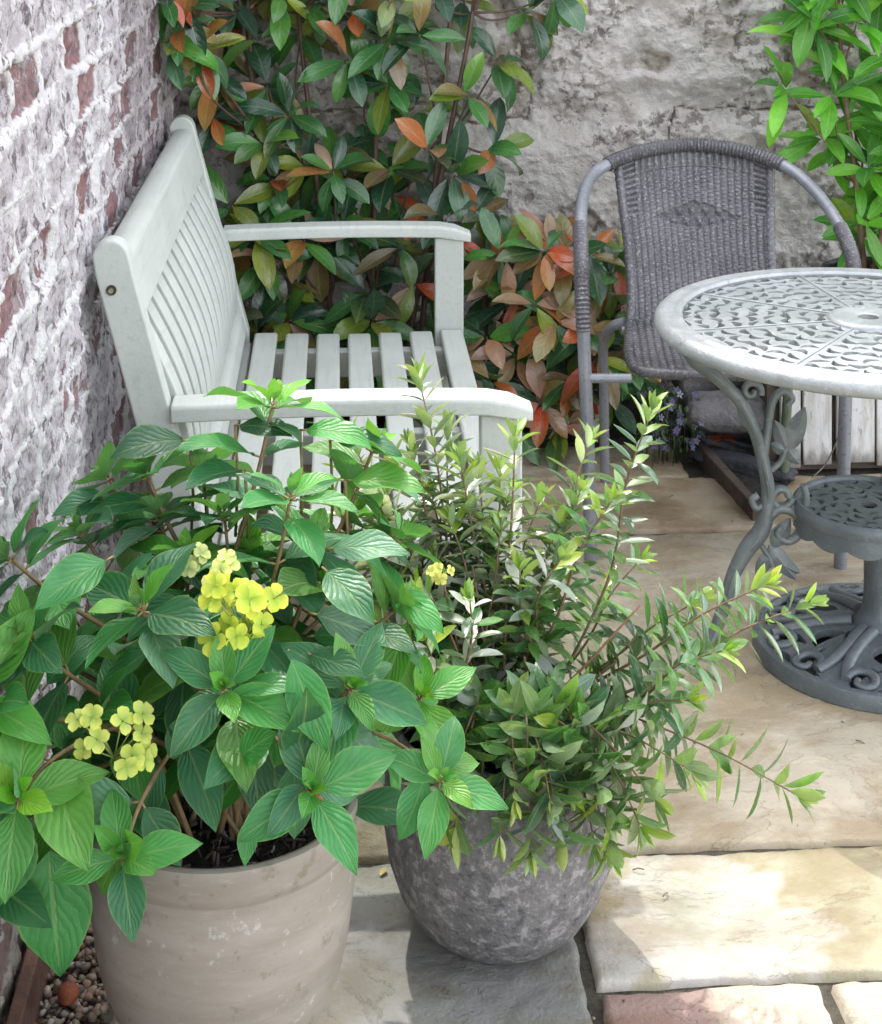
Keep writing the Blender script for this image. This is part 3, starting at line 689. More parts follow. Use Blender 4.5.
# legs in a vertical plane (d outwards, z); px helper from the photo's own scale
def DZ(px,py): return ((868-px)/504.5, HC-(py+150)/504.5)
def spiral(cx,cz,r0,r1,a0,turns,n=18): return [(cx+(r0+(r1-r0)*i/n)*math.cos(a0+turns*2*math.pi*i/n), cz+(r0+(r1-r0)*i/n)*math.sin(a0+turns*2*math.pi*i/n)) for i in range(n+1)]
def leg_mesh(ang):
    mb=MB(); ca,sa=math.cos(ang),math.sin(ang); side=Vector((-sa,ca,0))
    def T(d,z,o=0): return Vector((ca*d,sa*d,z))+side*o
    def curve(pts,r,flat=1.15,n=6):
        r0=r; r=(lambda t:r0(t)*1.12) if callable(r0) else r0*1.2
        tube(mb,smooth_path([T(*p) for p in pts],n),r,10,flat=(side,flat))
    main=[DZ(683,338),DZ(697,360),DZ(715,376),DZ(738,399),DZ(754,430),DZ(763,462),DZ(768,495),DZ(762,528),DZ(746,550),DZ(733,575),DZ(724,605),DZ(713,635),DZ(700,655)]
    curve(main,lambda t:.0115+.006*math.exp(-((t-.05)/.08)**2)+.004*math.exp(-((t-.62)/.1)**2))
    for o,k in ((-.0125,0),(.0125,2)): tube(mb,[q+side*(.004*math.sin(j*.55+k)) for j,q in enumerate(smooth_path([T(p[0],p[1],o) for p in main],6))],.0056,7)      # ridges
    curve([DZ(683,338),DZ(700,340),DZ(730,345)],.008)                                        # flange under the top
    curve(spiral(*DZ(751,391),.020,.006,R(200),-1.1),lambda t:.007-.002*t,n=2)
    curve([DZ(763,458),DZ(767,430),DZ(772,402),DZ(783,391),DZ(792,398),DZ(787,405)],lambda t:.0085-.003*t)
    curve(spiral(*DZ(781,497),.021,.014,R(180),1.0),.0065,n=2)
    curve([DZ(764,520),DZ(780,508),DZ(797,515),DZ(800,531),DZ(788,541),DZ(777,534),DZ(782,526)],lambda t:.0105-.004*t)
    curve([DZ(800,520),DZ(806,500),DZ(803,485)],.006)
    curve([DZ(768,500),DZ(757,508),DZ(752,500),DZ(758,495)],.006)
    curve([DZ(771,470),DZ(780,462),DZ(786,448)],.005)
    curve([DZ(757,540),DZ(768,556),DZ(772,566)],.005)
    def cleaf(a,b,w,th=.010,col=1):
        ax,az=DZ(*a); bx,bz=DZ(*b); L_=math.hypot(bx-ax,bz-az); ux,uz=(bx-ax)/L_,(bz-az)/L_; n=9; vs=[];fs=[]
        for i in range(n+1):
            t=i/n; ww=w*math.sin(math.pi*t**.8)**.8+.0006; x=ax+ux*L_*t; z=az+uz*L_*t
            for (s,o) in ((-1,0),(0,th),(1,0),(0,-th*.6)): vs.append(T(x-uz*s*ww,z+ux*s*ww,o*(math.sin(math.pi*t)*.8+.2)))
        for i in range(n):
            for j in range(4): a_=i*4+j; b_=i*4+(j+1)%4; fs.append((a_,b_,b_+4,a_+4))
        mb.add(vs,fs)
    cleaf((786,452),(805,407),.020); cleaf((788,452),(774,420),.015); cleaf((786,448),(799,464),.014); cleaf((786,450),(770,444),.014)
    cleaf((772,548),(790,518),.018); cleaf((768,545),(796,580),.018); cleaf((770,552),(756,578),.015); cleaf((775,560),(800,573),.013)
    cleaf((752,430),(737,408),.010)
    # foot
    curve([DZ(706,645),DZ(696,656),DZ(690,654)],.011)
    return mb
for i,a in enumerate((180,60,-60)):
    leg_mesh(R(a)).build('leg',M['cast'],tb)
# lower shelf
sh=MB(); hs=[circ(.018,16)]
for r,k,ln,wd in ((.043,8,.024,.011),(.068,12,.026,.012),(.094,16,.028,.012),(.119,22,.026,.010)):
    for j in range(k):
        a=2*math.pi*(j+.5*(k%3))/k; hs.append(crescent(r*math.cos(a),r*math.sin(a),a+math.pi/2+(.45 if j%2 else -.45),ln,wd,.25 if j%2 else -.25))
fret(sh,circ(.137,64),hs,lambda x,y:.302,.010)
lathe(sh,[(.132,.300),(.134,.308),(.141,.310),(.147,.305),(.149,.295),(.147,.285),(.141,.283),(.136,.290),(.132,.297)],64)
n=72; vs=[];fs=[]
for i in range(n):
    a=2*math.pi*i/n; drop=.030+.010*abs(math.sin(a*6)); 
    for (r,z) in ((.144,.290),(.146,.290-drop),(.139,.290-drop),(.137,.290)): vs.append((r*math.cos(a),r*math.sin(a),z))
for i in range(n):
    for j in range(3): a=i*4+j; b=((i+1)%n)*4+j; fs.append((a,b,b+1,a+1))
sh.add(vs,fs)
shelf=sh.build('shelf',M['cast_dark'],tb,angle=30)
for a in (180,60,-60): 
    mb=MB(); ca,sa=math.cos(R(a)),math.sin(R(a)); tube(mb,[Vector((ca*d,sa*d,.296)) for d in (.14,.17,.20)],.008,8)
    mb.build('shelf_bracket',M['cast'],tb)

# parasol base standing under the table
pb=empty('parasol_base',Q(.876,3.385),-TH); label(pb,'dark cast metal parasol base with round scrollwork foot and short pole','parasol base')
BR=.252
def zb(x,y):
    r=math.hypot(x,y); return .028+.040*math.cos(min(r/BR,1)*math.pi/2)**1.3
hs=[circ(.036,24)]
for s in range(6):
    a=2*math.pi*s/6+R(20)
    def rot(p,a=a): return (p[0]*math.cos(a)-p[1]*math.sin(a),p[0]*math.sin(a)+p[1]*math.cos(a))
    for (r,da,tl,ln,wd,bd) in ((.195,-.25,1.1,.085,.034,.35),(.195,.26,-1.0,.085,.034,-.35),(.125,0,1.57,.07,.036,.22),(.120,.52,1.57,.055,.022,.0),(.222,.0,0,.05,.014,.1),(.085,.26,1.2,.035,.016,.3)):
        aa=a+da; hs.append(crescent(r*math.cos(aa),r*math.sin(aa),aa+math.pi/2+tl,ln,wd,bd,10))
mb=MB(); fret(mb,circ(BR-.012,96),hs,zb,.014); 
lathe(mb,[(BR-.022,.0),(BR-.024,.030),(BR-.014,.036),(BR-.004,.034),(BR,.026),(BR,.004),(BR-.004,.0)],96)
mb.build('foot',M['cast_dark'],pb,bevel=.002,seg=1)
mb=MB(); lathe(mb,[(0,.012),(.20,.012),(BR-.03,.006),(BR-.03,.001)],64); mb.build('dark_backing',M['slate'],pb)  # dark disc added so the openings look shaded inside
mb=MB()
for s in range(6):
    a=2*math.pi*s/6+R(20)
    for sg in (1,-1):
        pts=[]
        for i in range(26):
            t=i/25; r=.05+.15*min(t*1.5,1); 
            if t<.5: q=(.055+.30*t, sg*(.02+.06*math.sin(t*2*math.pi*.5)))
            else:
                k=(t-.5)/.5; rr=.034*(1-.72*k); q=(.203-.0+rr*math.cos(R(90)+k*6.8)*1.0-.0, sg*(.048+rr*math.sin(R(90)+k*6.8)))
            x=q[0]*math.cos(a)-q[1]*math.sin(a); y=q[0]*math.sin(a)+q[1]*math.cos(a); pts.append(Vector((x,y,zb(x,y)+.003)))
        tube(mb,smooth_path(pts,2),lambda t:.0145-.0075*t,10,flat=(Vector((0,0,1)),.75))
mb.build('scrollwork',M['cast_dark'],pb)
mb=MB(); lathe(mb,[(.036,.04),(.060,.058),(.056,.068),(.043,.076),(.036,.10),(.0335,.13),(.0335,.275),(.0345,.278),(.0345,.290),(.030,.292),(.030,.28)],40); mb.build('pole',M['cast_dark'],pb)
mb=MB(); tube(mb,smooth_path([(-.033,0,.235),(-.046,0,.235)],2),.005,10); tube(mb,smooth_path([(-.046,0,.225),(-.046,0,.245)],2),.006,8); mb.build('clamp_screw',M['cast'],pb)

# ------------------------------------------------------------------ raised planter with white boards
FY=4.30; fx0=Q(.845,4.32).x
pl=empty('raised_planter',(fx0,FY,0)); label(pl,'raised bed boxed with white painted vertical boards beneath the wall','planter')
x=fx0+.03; i=0
while x<2.9:
    wdt=(.052,.075,.098,.085,.09)[i%5]; mb=MB(); t0=.004*math.sin(i*2.3)
    box(mb,(x-fx0,t0,.012+.006*(i%3)),(x-fx0+wdt,t0+.018,.335+.004*(i%2))); mb.build('board',M['plank'],pl,smooth=False,bevel=.003); x+=wdt+.012*(1 if i%2 else .6); i+=1
mb=MB(); box(mb,(.0,.024,0),(3.0-fx0,.040,.30)); box(mb,(0.0,.04,0),(.02,.6,.30)); mb.build('backing',M['timber_dark'],pl,smooth=False)
mb=MB(); box(mb,(.022,.042,.0),(3.0-fx0,.62,.285),col=(.035,.026,.02)); mb.build('soil',M['soil'],pl,smooth=False)
mb=MB(); box(mb,(-.01,-.006,.345),(3.0-fx0,.06,.365)); mb.build('cap_board',M['timber_dark'],pl,smooth=False,bevel=.003)
# wire hanging over the boards
mb=MB(); tube(mb,smooth_path([P(842,384,4.27),P(848,410,4.26),P(843,425,4.26),P(828,460,4.24),P(812,478,4.22)],6),.0022,6); o=mb.build('wire',M['bolt']); label(o,'thin black wire trailing down in front of the white boards','wire')
# stones and slates beside it
def rock(name,px,py,f,sx,sy,sz,m,lab,rz=0,tilt=0,seed=0,z=None):
    bm=bmesh.new(); bmesh.ops.create_cube(bm,size=1); bmesh.ops.subdivide_edges(bm,edges=bm.edges[:],cuts=7,use_grid_fill=True)
    r=random.Random(seed); off=[r.uniform(0,50) for _ in range(3)]
    for v in bm.verts:
        c=v.co.copy(); k=1-.10*(abs(c.x*2)**4*abs(c.y*2)**2+abs(c.z*2)**4*abs(c.x*2)**2+abs(c.y*2)**4*abs(c.z*2)**2); c*=k
        nx=float(pnoise(c.x*3+off[0],c.y*3+c.z*2.3)); ny=float(pnoise(c.y*3+off[1],c.z*3+c.x)); nz=float(pnoise(c.x*4+off[2],c.y*4+c.z))
        v.co=Vector((c.x*sx+nx*.16*sy,c.y*sy+ny*.16*sy,c.z*sz+nz*.18*sz))
    me=bpy.data.meshes.new(name); bm.to_mesh(me); bm.free(); me.shade_smooth(); me.materials.append(m)
    o=bpy.data.objects.new(name,me); COL.objects.link(o); p=P(px,py,f); 
    if z is not None: p.z=z
    o.location=p; o.rotation_euler=(0,tilt,rz); label(o,lab,'stone'); return o
rock('edging_stone',735,412,4.45,.26,.12,.085,M['stone_grey'],'long grey weathered edging stone under the wicker chair seat',-.05,.05,3)
rock('edging_stone',708,385,4.62,.18,.12,.10,M['stone_grey'],'darker grey stone block behind the long edging stone',.1,0,5)
rock('slate_piece',742,452,4.38,.30,.07,.035,M['slate'],'dark slate strip slanting down beside the fallen red leaves',-.75,.0,9,z=.02)
rock('slate_piece',738,432,4.50,.24,.07,.035,M['slate'],'dark slate strip just below the long grey edging stone',-.35,.1,11,z=.03)
mb=MB(); a=P(697,447,4.5); b=P(757,522,4.05); a.z=b.z=.02; dv=(b-a).normalized(); 
Mx=Matrix.Translation(a)@dv.to_track_quat('X','Z').to_matrix().to_4x4(); box(mb,(0,-.012,-.03),((b-a).length,.012,.022),Mx); o=mb.build('edging_strip',M['timber_dark'],smooth=False,bevel=.003); label(o,'narrow black edging strip running diagonally across the paving corner','edging')
# dark wedge of soil between edging and planter
mb=MB(); pts=[P(699,447,4.53),P(757,520,4.06),P(790,490,4.28),P(790,440,4.6),P(700,430,4.7)]; mb.add([(p.x,p.y,.007) for p in pts],[(0,1,2,3,4)],col=(.03,.025,.022)); label(mb.build('soil_wedge',M['soil'],smooth=False),kind='structure')

# ------------------------------------------------------------------ pots
pt=Q((223-441)/FPX*2.25,2.25); 
po=empty('plant_pot',pt); label(po,'large smooth tan clay pot with banded rim at the front left','pot')
mb=MB(); lathe(mb,[(.0,.0),(.078,.0),(.084,.005),(.114,.046),(.130,.072),(.1455,.100),(.158,.135),(.167,.178),(.173,.225),(.1755,.265),(.1745,.300),(.1742,.303),(.1742,.306),(.1768,.309),(.1785,.318),(.1805,.335),(.181,.345),(.179,.352),(.173,.354),(.167,.352),(.164,.345),(.157,.30),(.150,.22)],128,wob=.002); mb.build('pot_body',M['pot_tan'],po,angle=35)
def soil(parent,r,z,seed):
    mb=MB(); rg=random.Random(seed); n=36; vs=[(0,0,z+.012)]; fs=[]
    for k in range(1,9):
        for i in range(n):
            a=2*math.pi*i/n; rr=r*k/8; vs.append((rr*math.cos(a),rr*math.sin(a),z+rg.uniform(-.006,.010)))
    for i in range(n): fs.append((0,1+i,1+(i+1)%n))
    for k in range(7):
        for i in range(n): a=1+k*n+i; b=1+k*n+(i+1)%n; fs.append((a,a+n,b+n,b))
    mb.add(vs,fs,col=(.02,.014,.014))
    for i in range(420):
        a=rg.uniform(0,6.28); rr=r*.97*math.sqrt(rg.random()); p=Vector((rr*math.cos(a),rr*math.sin(a),z+rg.uniform(.004,.018))); d=rand_dir(rg); d.z*=.45; d.normalize(); ln=rg.uniform(.006,.028)
        k=rg.random(); c=(.035,.022,.02) if k<.6 else ((.10,.075,.06) if k<.88 else (.28,.25,.24))
        tube(mb,[p-d*ln*.5,p+rand_dir(rg)*.002,p+d*ln*.5],rg.uniform(.0008,.0024),5,col=c)
    return mb.build('soil',M['soil'],parent,angle=0)
soil(po,.157,.312,1)
bt_=Q((500-441)/FPX*2.53,2.53)
pw=empty('plant_pot',bt_); label(pw,'rounded dark grey mottled stone bowl pot beside the tan pot','pot')
mb=MB(); lathe(mb,[(0,0),(.088,0),(.100,.006),(.128,.030),(.151,.066),(.166,.110),(.1735,.160),(.1745,.205),(.171,.250),(.163,.285),(.159,.296),(.160,.304),(.155,.309),(.149,.306),(.147,.297),(.148,.26),(.145,.20)],128,wob=.006); mb.build('pot_body',M['pot_stone'],pw,angle=0)
soil(pw,.146,.268,2)
bk=Q((872-441)/FPX*4.55,4.55)
pk_=empty('plant_pot',(bk.x,bk.y,.285)); label(pk_,'dark plastic pot holding the bright green shrub behind the table','pot')
mb=MB(); lathe(mb,[(0,0),(.10,0),(.115,.12),(.122,.165),(.130,.168),(.132,.195),(.127,.197),(.122,.185),(.118,.15)],48); mb.build('pot_body',M['pot_black'],pk_)
soil(pk_,.117,.170,4)

# ------------------------------------------------------------------ hydrangea
hy=empty('hydrangea',(pt.x,pt.y,.32)); label(hy,'hydrangea with big veined green leaves and yellow flowers in the tan pot','plant')
OFF=Vector((pt.x,pt.y,.32))
lv=MB(); sm_=MB(); rg=random.Random(21)
HG=[(.040,.21,.055),(.028,.145,.055),(.06,.26,.06),(.045,.18,.085),(.09,.22,.13),(.025,.10,.045),(.085,.26,.045)]; HN=[(.13,.38,.03),(.18,.42,.035),(.09,.32,.03)]
def tilt_out(axis,az,polar):
    u=ortho(axis,Vector((.3,.2,1)) if abs(axis.z)<.9 else Vector((1,0,0))); v=axis.cross(u)
    return (axis*math.cos(polar)+(u*math.cos(az)+v*math.sin(az))*math.sin(polar)).normalized()
def hyleaf(p,d,Ln,c,curl=.6,fold=.18,n=None,c2=None,W=None):
    nn=n if n is not None else UP
    leaf(lv,p-OFF,d,nn,Ln,W or Ln*rg.uniform(.45,.58),c,curl*rg.uniform(.5,1.4),fold*rg.uniform(.4,1.5),10,7,(.43,.98),.10,.035,rg.uniform(-.3,.3),c2)
    q=p+d*(.11*Ln); tube(sm_,[p-OFF,q-OFF],.0016,5,col=(.28,.20,.08))
def shoot(path,r=.0035,nodes=6,big=.10,head=True,face=None,az0=None,red=False,start=.35):
    pts=smooth_path(path,6); 
    tube(sm_,[q-OFF for q in pts],lambda t:r*(1.15-.55*t),7,col=(.22,.15,.07) if r>.003 else (.30,.30,.12))
    n=len(pts); az=az0 if az0 is not None else rg.uniform(0,3.14)
    for k in range(nodes):
        t=start+(.93-start)*k/max(nodes-1,1); i=min(int(t*(n-1)),n-2); p=pts[i].lerp(pts[i+1],t*(n-1)-i); ax=(pts[i+1]-pts[i]).normalized()
        az+=math.pi/2+rg.uniform(-.25,.25)
        for s in (0,math.pi):
            d=tilt_out(ax,az+s+rg.uniform(-.2,.2),R(rg.uniform(55,85))); d.z-=.10; d.normalize()
            ln=big*rg.uniform(.80,1.32)*(1-.25*max(t-.75,0)/.25)
            q=t; c=jit(rg.choice(HG),.2)
            hyleaf(p,d,ln,c,.7,.2,n=UP+ax*.8+rand_dir(rg)*.3)
    if head:
        ax=(pts[-1]-pts[-3]).normalized()
        if face is not None: ax=face.normalized()
        tip=pts[-1]; az+=.6; young=rg.random()<.4
        for j,(k,pol,ln) in enumerate(((4,78,.98),(2,50,.62),(2,28,.36),(2,14,.24))):
            for i in range(k):
                d=tilt_out(ax,az+j*.9+2*math.pi*i/k+rg.uniform(-.15,.15),R(pol+rg.uniform(-8,8)))
                c=jit(rg.choice(HG[:3]),.12) if j==0 else jit(rg.choice(HN),.15); c=tuple((a+b)/2 for a,b in zip(c,rg.choice(HN))) if j==0 and young else c
                if j>0 and not young: c=tuple((a+b)*.5 for a,b in zip(c,rg.choice(HG)))
                hyleaf(tip+ax*.004*j,d,big*ln*rg.uniform(.9,1.1),c,.5,.3,n=ax+d*.1)
        if red:
            for i in range(6): tube(sm_,[tip-OFF,tip+tilt_out(ax,i*1.05,R(65))*.016-OFF],.0022,5,col=(.38,.04,.02))
def hb(dx=0,dy=0): return Vector((pt.x+dx,pt.y+dy,.31))
TOC=lambda p:(CAMP-p).normalized()
S=[ # px,py,f of tip, mid bulge, size, red, nodes
 (272,408,2.36,.095,0,6),(148,478,2.36,.085,0,5),(372,452,2.42,.09,0,6),(203,470,2.45,.08,0,5),(85,535,2.33,.085,0,5),(345,520,2.42,.095,0,5),
 (12,560,2.20,.085,0,5),(143,612,2.10,.10,0,5),(290,500,2.22,.095,0,4),(395,610,2.30,.095,0,4),(30,640,2.10,.10,0,4),(-20,700,2.05,.10,0,5),
 (312,792,1.99,.092,1,4),(122,858,1.96,.082,0,4),(440,782,2.12,.080,0,3),(225,690,2.03,.090,0,4),(18,800,1.98,.105,0,4),(350,690,2.14,.095,0,4),(185,560,2.28,.09,0,5),(60,600,2.4,.09,0,4),(250,560,2.35,.095,0,5),(420,700,2.30,.09,0,4),(-40,600,2.3,.10,0,4),(225,520,2.33,.10,0,4),(310,545,2.32,.10,0,4),(110,480,2.42,.085,0,4),(395,540,2.40,.09,0,4),(160,520,2.36,.095,0,4),(-10,880,2.02,.10,0,3),(320,600,2.4,.1,0,4),(390,820,2.07,.06,0,0)]
for (px,py,f,big,red,nodes) in S[:-1]:
    tip=P(px,py,f); b=hb(rg.uniform(-.06,.06),rg.uniform(-.05,.06)); out=Vector((tip.x-b.x,tip.y-b.y,0))
    low=py>750
    mid=b.lerp(tip,.5)+Vector((0,0,.10 if low else .03))-out*.10; m2=b.lerp(tip,.8)+Vector((0,0,.06 if low else .015))
    face=None
    if low or py>650: face=(TOC(tip)*1.0+UP*.7+out.normalized()*.3) if out.length>0 else None
    shoot([b,b.lerp(mid,.5)+Vector((0,0,.02)),mid,m2,tip],.0042 if nodes>4 else .0036,nodes,big,True,face,None,bool(red),.32 if not low else .45)
# hanging leaves at the pot's left edge and a few signature leaves facing the camera
for (x0,y0,x1,y1,f,wf) in ((48,838,60,972,2.02,.62),(10,800,-8,905,1.98,.8),(288,650,326,745,2.02,.45),(55,800,-40,775,2.0,.5),(235,760,270,735,2.02,.6),(250,815,245,862,2.0,.5)):
    a=P(x0,y0,f); b=P(x1,y1,f-.03); d=b-a; hyleaf(a,d,d.length,jit(HG[0],.15),.3,.12,n=TOC(a)+UP*.4,W=d.length*wf)
for i in range(120):   # inner leaves that close the bush
    px=rg.gauss(205,115); py=rg.uniform(545,845); f=rg.uniform(2.12,2.42); 
    if py>740 and f<2.12: continue
    if py>770 and 170<px<330: continue
    p=P(px,py,f); 
    if p.x<XW+.06 or px>415 or p.z<.33: continue
    d=Vector((rg.uniform(-1,1),rg.uniform(-1,.3),rg.uniform(-.5,.3))).normalized()
    hyleaf(p,d,rg.uniform(.08,.115),jit(rg.choice(HG),.25),.6,.2,n=UP+TOC(p)*.7)
for (px,py,f,dx) in ((190,440,2.40,-1),(235,425,2.38,.6),(330,440,2.42,1),(160,500,2.36,-1),(345,480,2.36,1),(245,470,2.34,-.4),(300,430,2.40,.8),(120,500,2.42,-1)):
    p=P(px,py,f); d=Vector((dx,-.5,.15)).normalized(); hyleaf(p,d,rg.uniform(.09,.115),jit(rg.choice(HG),.2),.7,.2,n=UP+TOC(p)*.5); b=p-Vector((0,-.01,.16)); tube(sm_,[q-OFF for q in (p,p.lerp(b,.5)+Vector((.004,0,0)),b)],.0022,6,col=(.25,.20,.08))
lv.build('leaves',M['leaf_hyd'],hy,angle=0); sm_.build('stems',M['stem'],hy,angle=0)
def floret(mb,c,ax,r,col,rg):
    az=rg.uniform(0,6)
    for i in range(4):
        d=tilt_out(ax,az+i*math.pi/2+rg.uniform(-.12,.12),R(rg.uniform(68,88)))
        leaf(mb,c,d,ax,r,r*rg.uniform(.85,1.05),tuple(x*y for x,y in zip(jit(col,.12,rg),(.45,.62,.6))),rg.uniform(.1,.7),.3,6,5,(.6,.6),.04,.05,0,jit(col,.12,rg))
    leaf(mb,c+ax*.001,ax,d,.003,.003,(.55,.55,.12),0,0,2,3)
def flower_head(px,py,f,n,sx,sy,col,r,seed):
    rg=random.Random(seed); mb=MB(); c=P(px,py,f); o=empty
    st=MB()
    for i in range(n):
        q=Vector((rg.uniform(-1,1)*sx,rg.uniform(-.6,.6)*sx,rg.uniform(-1,1)*sy)); ax=(q.normalized()*.6+TOC(c)*.9+rand_dir(rg)*.35+UP*.25).normalized()
        floret(mb,c+q-OFF,ax,r*rg.uniform(.85,1.1),col,rg); tube(st,[c+Vector((0,.02,-sy))-OFF,c+q*.9-OFF],.0009,4,col=(.3,.4,.1))
    h=mb.build('flower_head',M['petal'],hy,angle=0); st.build('flower_stalks',M['stem'],h,angle=0)
flower_head(246,612,2.06,15,.042,.040,(.74,.77,.10),.0185,1)
flower_head(222,580,2.10,7,.030,.024,(.84,.82,.28),.0150,5)
flower_head(112,738,2.00,12,.040,.034,(.74,.77,.18),.0155,2)
flower_head(188,563,2.16,6,.02,.012,(.82,.80,.36),.012,3)
flower_head(443,574,2.22,7,.018,.009,(.80,.72,.20),.0085,4)

# ------------------------------------------------------------------ hebe
hb_=empty('hebe',(bt_.x,bt_.y,.27)); label(hb_,'hebe with many upright twigs of narrow leaves in the grey bowl pot','plant')
OFH=Vector((bt_.x,bt_.y,.27)); lv=MB(); sm_=MB(); rg=random.Random(5)
DG=[(.055,.16,.05),(.08,.21,.055),(.045,.12,.06),(.12,.25,.06),(.16,.25,.13)]; NG=[(.22,.36,.04),(.16,.30,.05),(.30,.40,.05)]; GLINT=[(.20,.25,.21),(.34,.38,.35),(.12,.17,.13),(.60,.62,.60),(.50,.54,.50)]  # last list paints silvery sun glint as pale leaf tones
def twig(path,leafL=.048,start=.3,gap=.0125,r=.0024,grey=0.0,bright=.15,dens=1.0):
    pts=smooth_path(path,8); Ls=[0]
    for a,b in zip(pts[:-1],pts[1:]): Ls.append(Ls[-1]+(b-a).length)
    tot=Ls[-1]; tube(sm_,[q-OFH for q in pts],lambda t:r*(1.2-.75*t),6,col=(.20,.13,.07))
    s=tot*start; az=rg.uniform(0,3); i=0
    while s<tot:
        while i<len(Ls)-2 and Ls[i+1]<s: i+=1
        t=s/tot; p=pts[i].lerp(pts[i+1],(s-Ls[i])/max(Ls[i+1]-Ls[i],1e-6)); ax=(pts[i+1]-pts[i]).normalized(); az+=math.pi/2+rg.uniform(-.2,.2)
        for q in (0,math.pi):
            if rg.random()>dens: continue
            new=sstep(1-bright,1,t); pol=R(rg.uniform(56,90)*(1-.5*float(new)))
            d=tilt_out(ax,az+q+rg.uniform(-.25,.25),pol)
            c=rg.choice(GLINT) if rg.random()<grey else rg.choice(DG)
            if rg.random()<new*.9 or rg.random()<.04: c=rg.choice(NG)
            ln=leafL*rg.uniform(.8,1.15)*(1-.25*float(new))
            leaf(lv,p-OFH,d,ax+UP*.35,ln,ln*rg.uniform(.29,.39),jit(c,.25,rg),rg.uniform(-.15,.45),rg.uniform(.2,.6),5,3,(.5,.75),.03,0,rg.uniform(-.3,.3))
        s+=gap*rg.uniform(.75,1.3)*(1.0 if t<.9 else .7)
    ax=(pts[-1]-pts[-3]).normalized()
    for k in range(5):
        d=tilt_out(ax,k*2.4,R(8+k*5)); ln=leafL*.52*rg.uniform(.7,1.1); leaf(lv,pts[-1]-OFH,d,tilt_out(ax,k*2.4+1.5,R(80)),ln,ln*.26,jit(rg.choice(NG),.15,rg),.1,.5,5,3,(.5,.75),.02)
HB=[(418,375,2.74,.6),(352,440,2.72,.7),(392,455,2.78,.7),(330,500,2.70,.7),(448,425,2.74,.5),(478,470,2.70,.55),(515,435,2.62,.2),(540,500,2.66,.3),(580,492,2.58,.15),(652,410,2.56,.05),(612,500,2.52,.05),(560,560,2.48,.3),(500,530,2.56,.5),(450,520,2.60,.6),(405,560,2.56,.5),(365,560,2.62,.6),
 (470,600,2.44,.4),(425,640,2.42,.2),(765,585,2.52,.05),(812,603,2.55,.05),(725,650,2.42,.1),(700,600,2.60,.1),(640,560,2.62,.1),(690,700,2.40,.1),
 (432,495,2.68,.6),(380,520,2.70,.7),(495,600,2.60,.5),(345,600,2.56,.5),(520,570,2.50,.3),(385,500,2.62,.6),(465,500,2.72,.6),(535,560,2.70,.4),(420,590,2.50,.5),(375,620,2.50,.4),(345,470,2.76,.8),(370,485,2.64,.8),(410,445,2.68,.7),(435,560,2.60,.6),(460,460,2.64,.6),(395,600,2.54,.6),(350,545,2.60,.7),(510,490,2.66,.4),(560,520,2.60,.3),(590,440,2.66,.15),(500,470,2.70,.5)]
for (px,py,f,gy) in HB:
    tip=P(px,py,f); a=rg.uniform(0,6.28); b=Vector((bt_.x+.06*math.cos(a),bt_.y+.05*math.sin(a),.27)); out=Vector((tip.x-b.x,tip.y-b.y,0))
    mid=b.lerp(tip,.45)+out*(.10 if out.length<.2 else .05)+Vector((rg.uniform(-.02,.02),rg.uniform(-.02,.02),-.02*0)); m2=b.lerp(tip,.75)+Vector((rg.uniform(-.01,.01),0,.008))
    twig([b,mid,m2,tip],.055,.30,.0142,.0024,gy,.13)
# low twigs that spill over the rim
for (px,py,f,mz) in ((797,795,2.40,.07),(690,770,2.36,.09),(655,800,2.34,.10),(560,840,2.30,.11),(610,815,2.32,.10),(500,835,2.31,.11),(455,830,2.34,.10),(570,790,2.34,.08),(540,770,2.36,.07),(480,790,2.36,.08),(595,845,2.34,.08),(425,800,2.38,.08),(530,850,2.30,.11),(640,825,2.33,.09),(515,800,2.30,.10),(440,815,2.33,.11),(610,850,2.33,.11),(550,800,2.30,.09)):
    tip=P(px,py,f); b=Vector((bt_.x+rg.uniform(-.03,.05),bt_.y+rg.uniform(-.05,.02),.27)); out=Vector((tip.x-b.x,tip.y-b.y,0))
    rim=b+out.normalized()*min(.13,out.length*.6); rim.z=.27+mz
    twig([b,b.lerp(rim,.5)+Vector((0,0,.03)),rim,rim.lerp(tip,.55)+Vector((0,0,.01)),tip],.064,.30,.0165,.0022,.05,.10,.95)
for i in range(16): # bare brown stalks in the middle
    a=rg.uniform(0,6.28); b=Vector((bt_.x+.05*math.cos(a),bt_.y+.05*math.sin(a),.27)); tp=P(rg.uniform(430,650),rg.uniform(560,680),rg.uniform(2.45,2.65)); tube(sm_,[q-OFH for q in smooth_path([b,b.lerp(tp,.5)+Vector((rg.uniform(-.01,.01),0,-.01)),tp],6)],lambda t:.0026-.001*t,6,col=rg.choice([(.26,.13,.07),(.33,.18,.09),(.20,.12,.07)]))
lv.build('leaves',M['leaf_hebe'],hb_,angle=0); sm_.build('stems',M['stem'],hb_,angle=0)

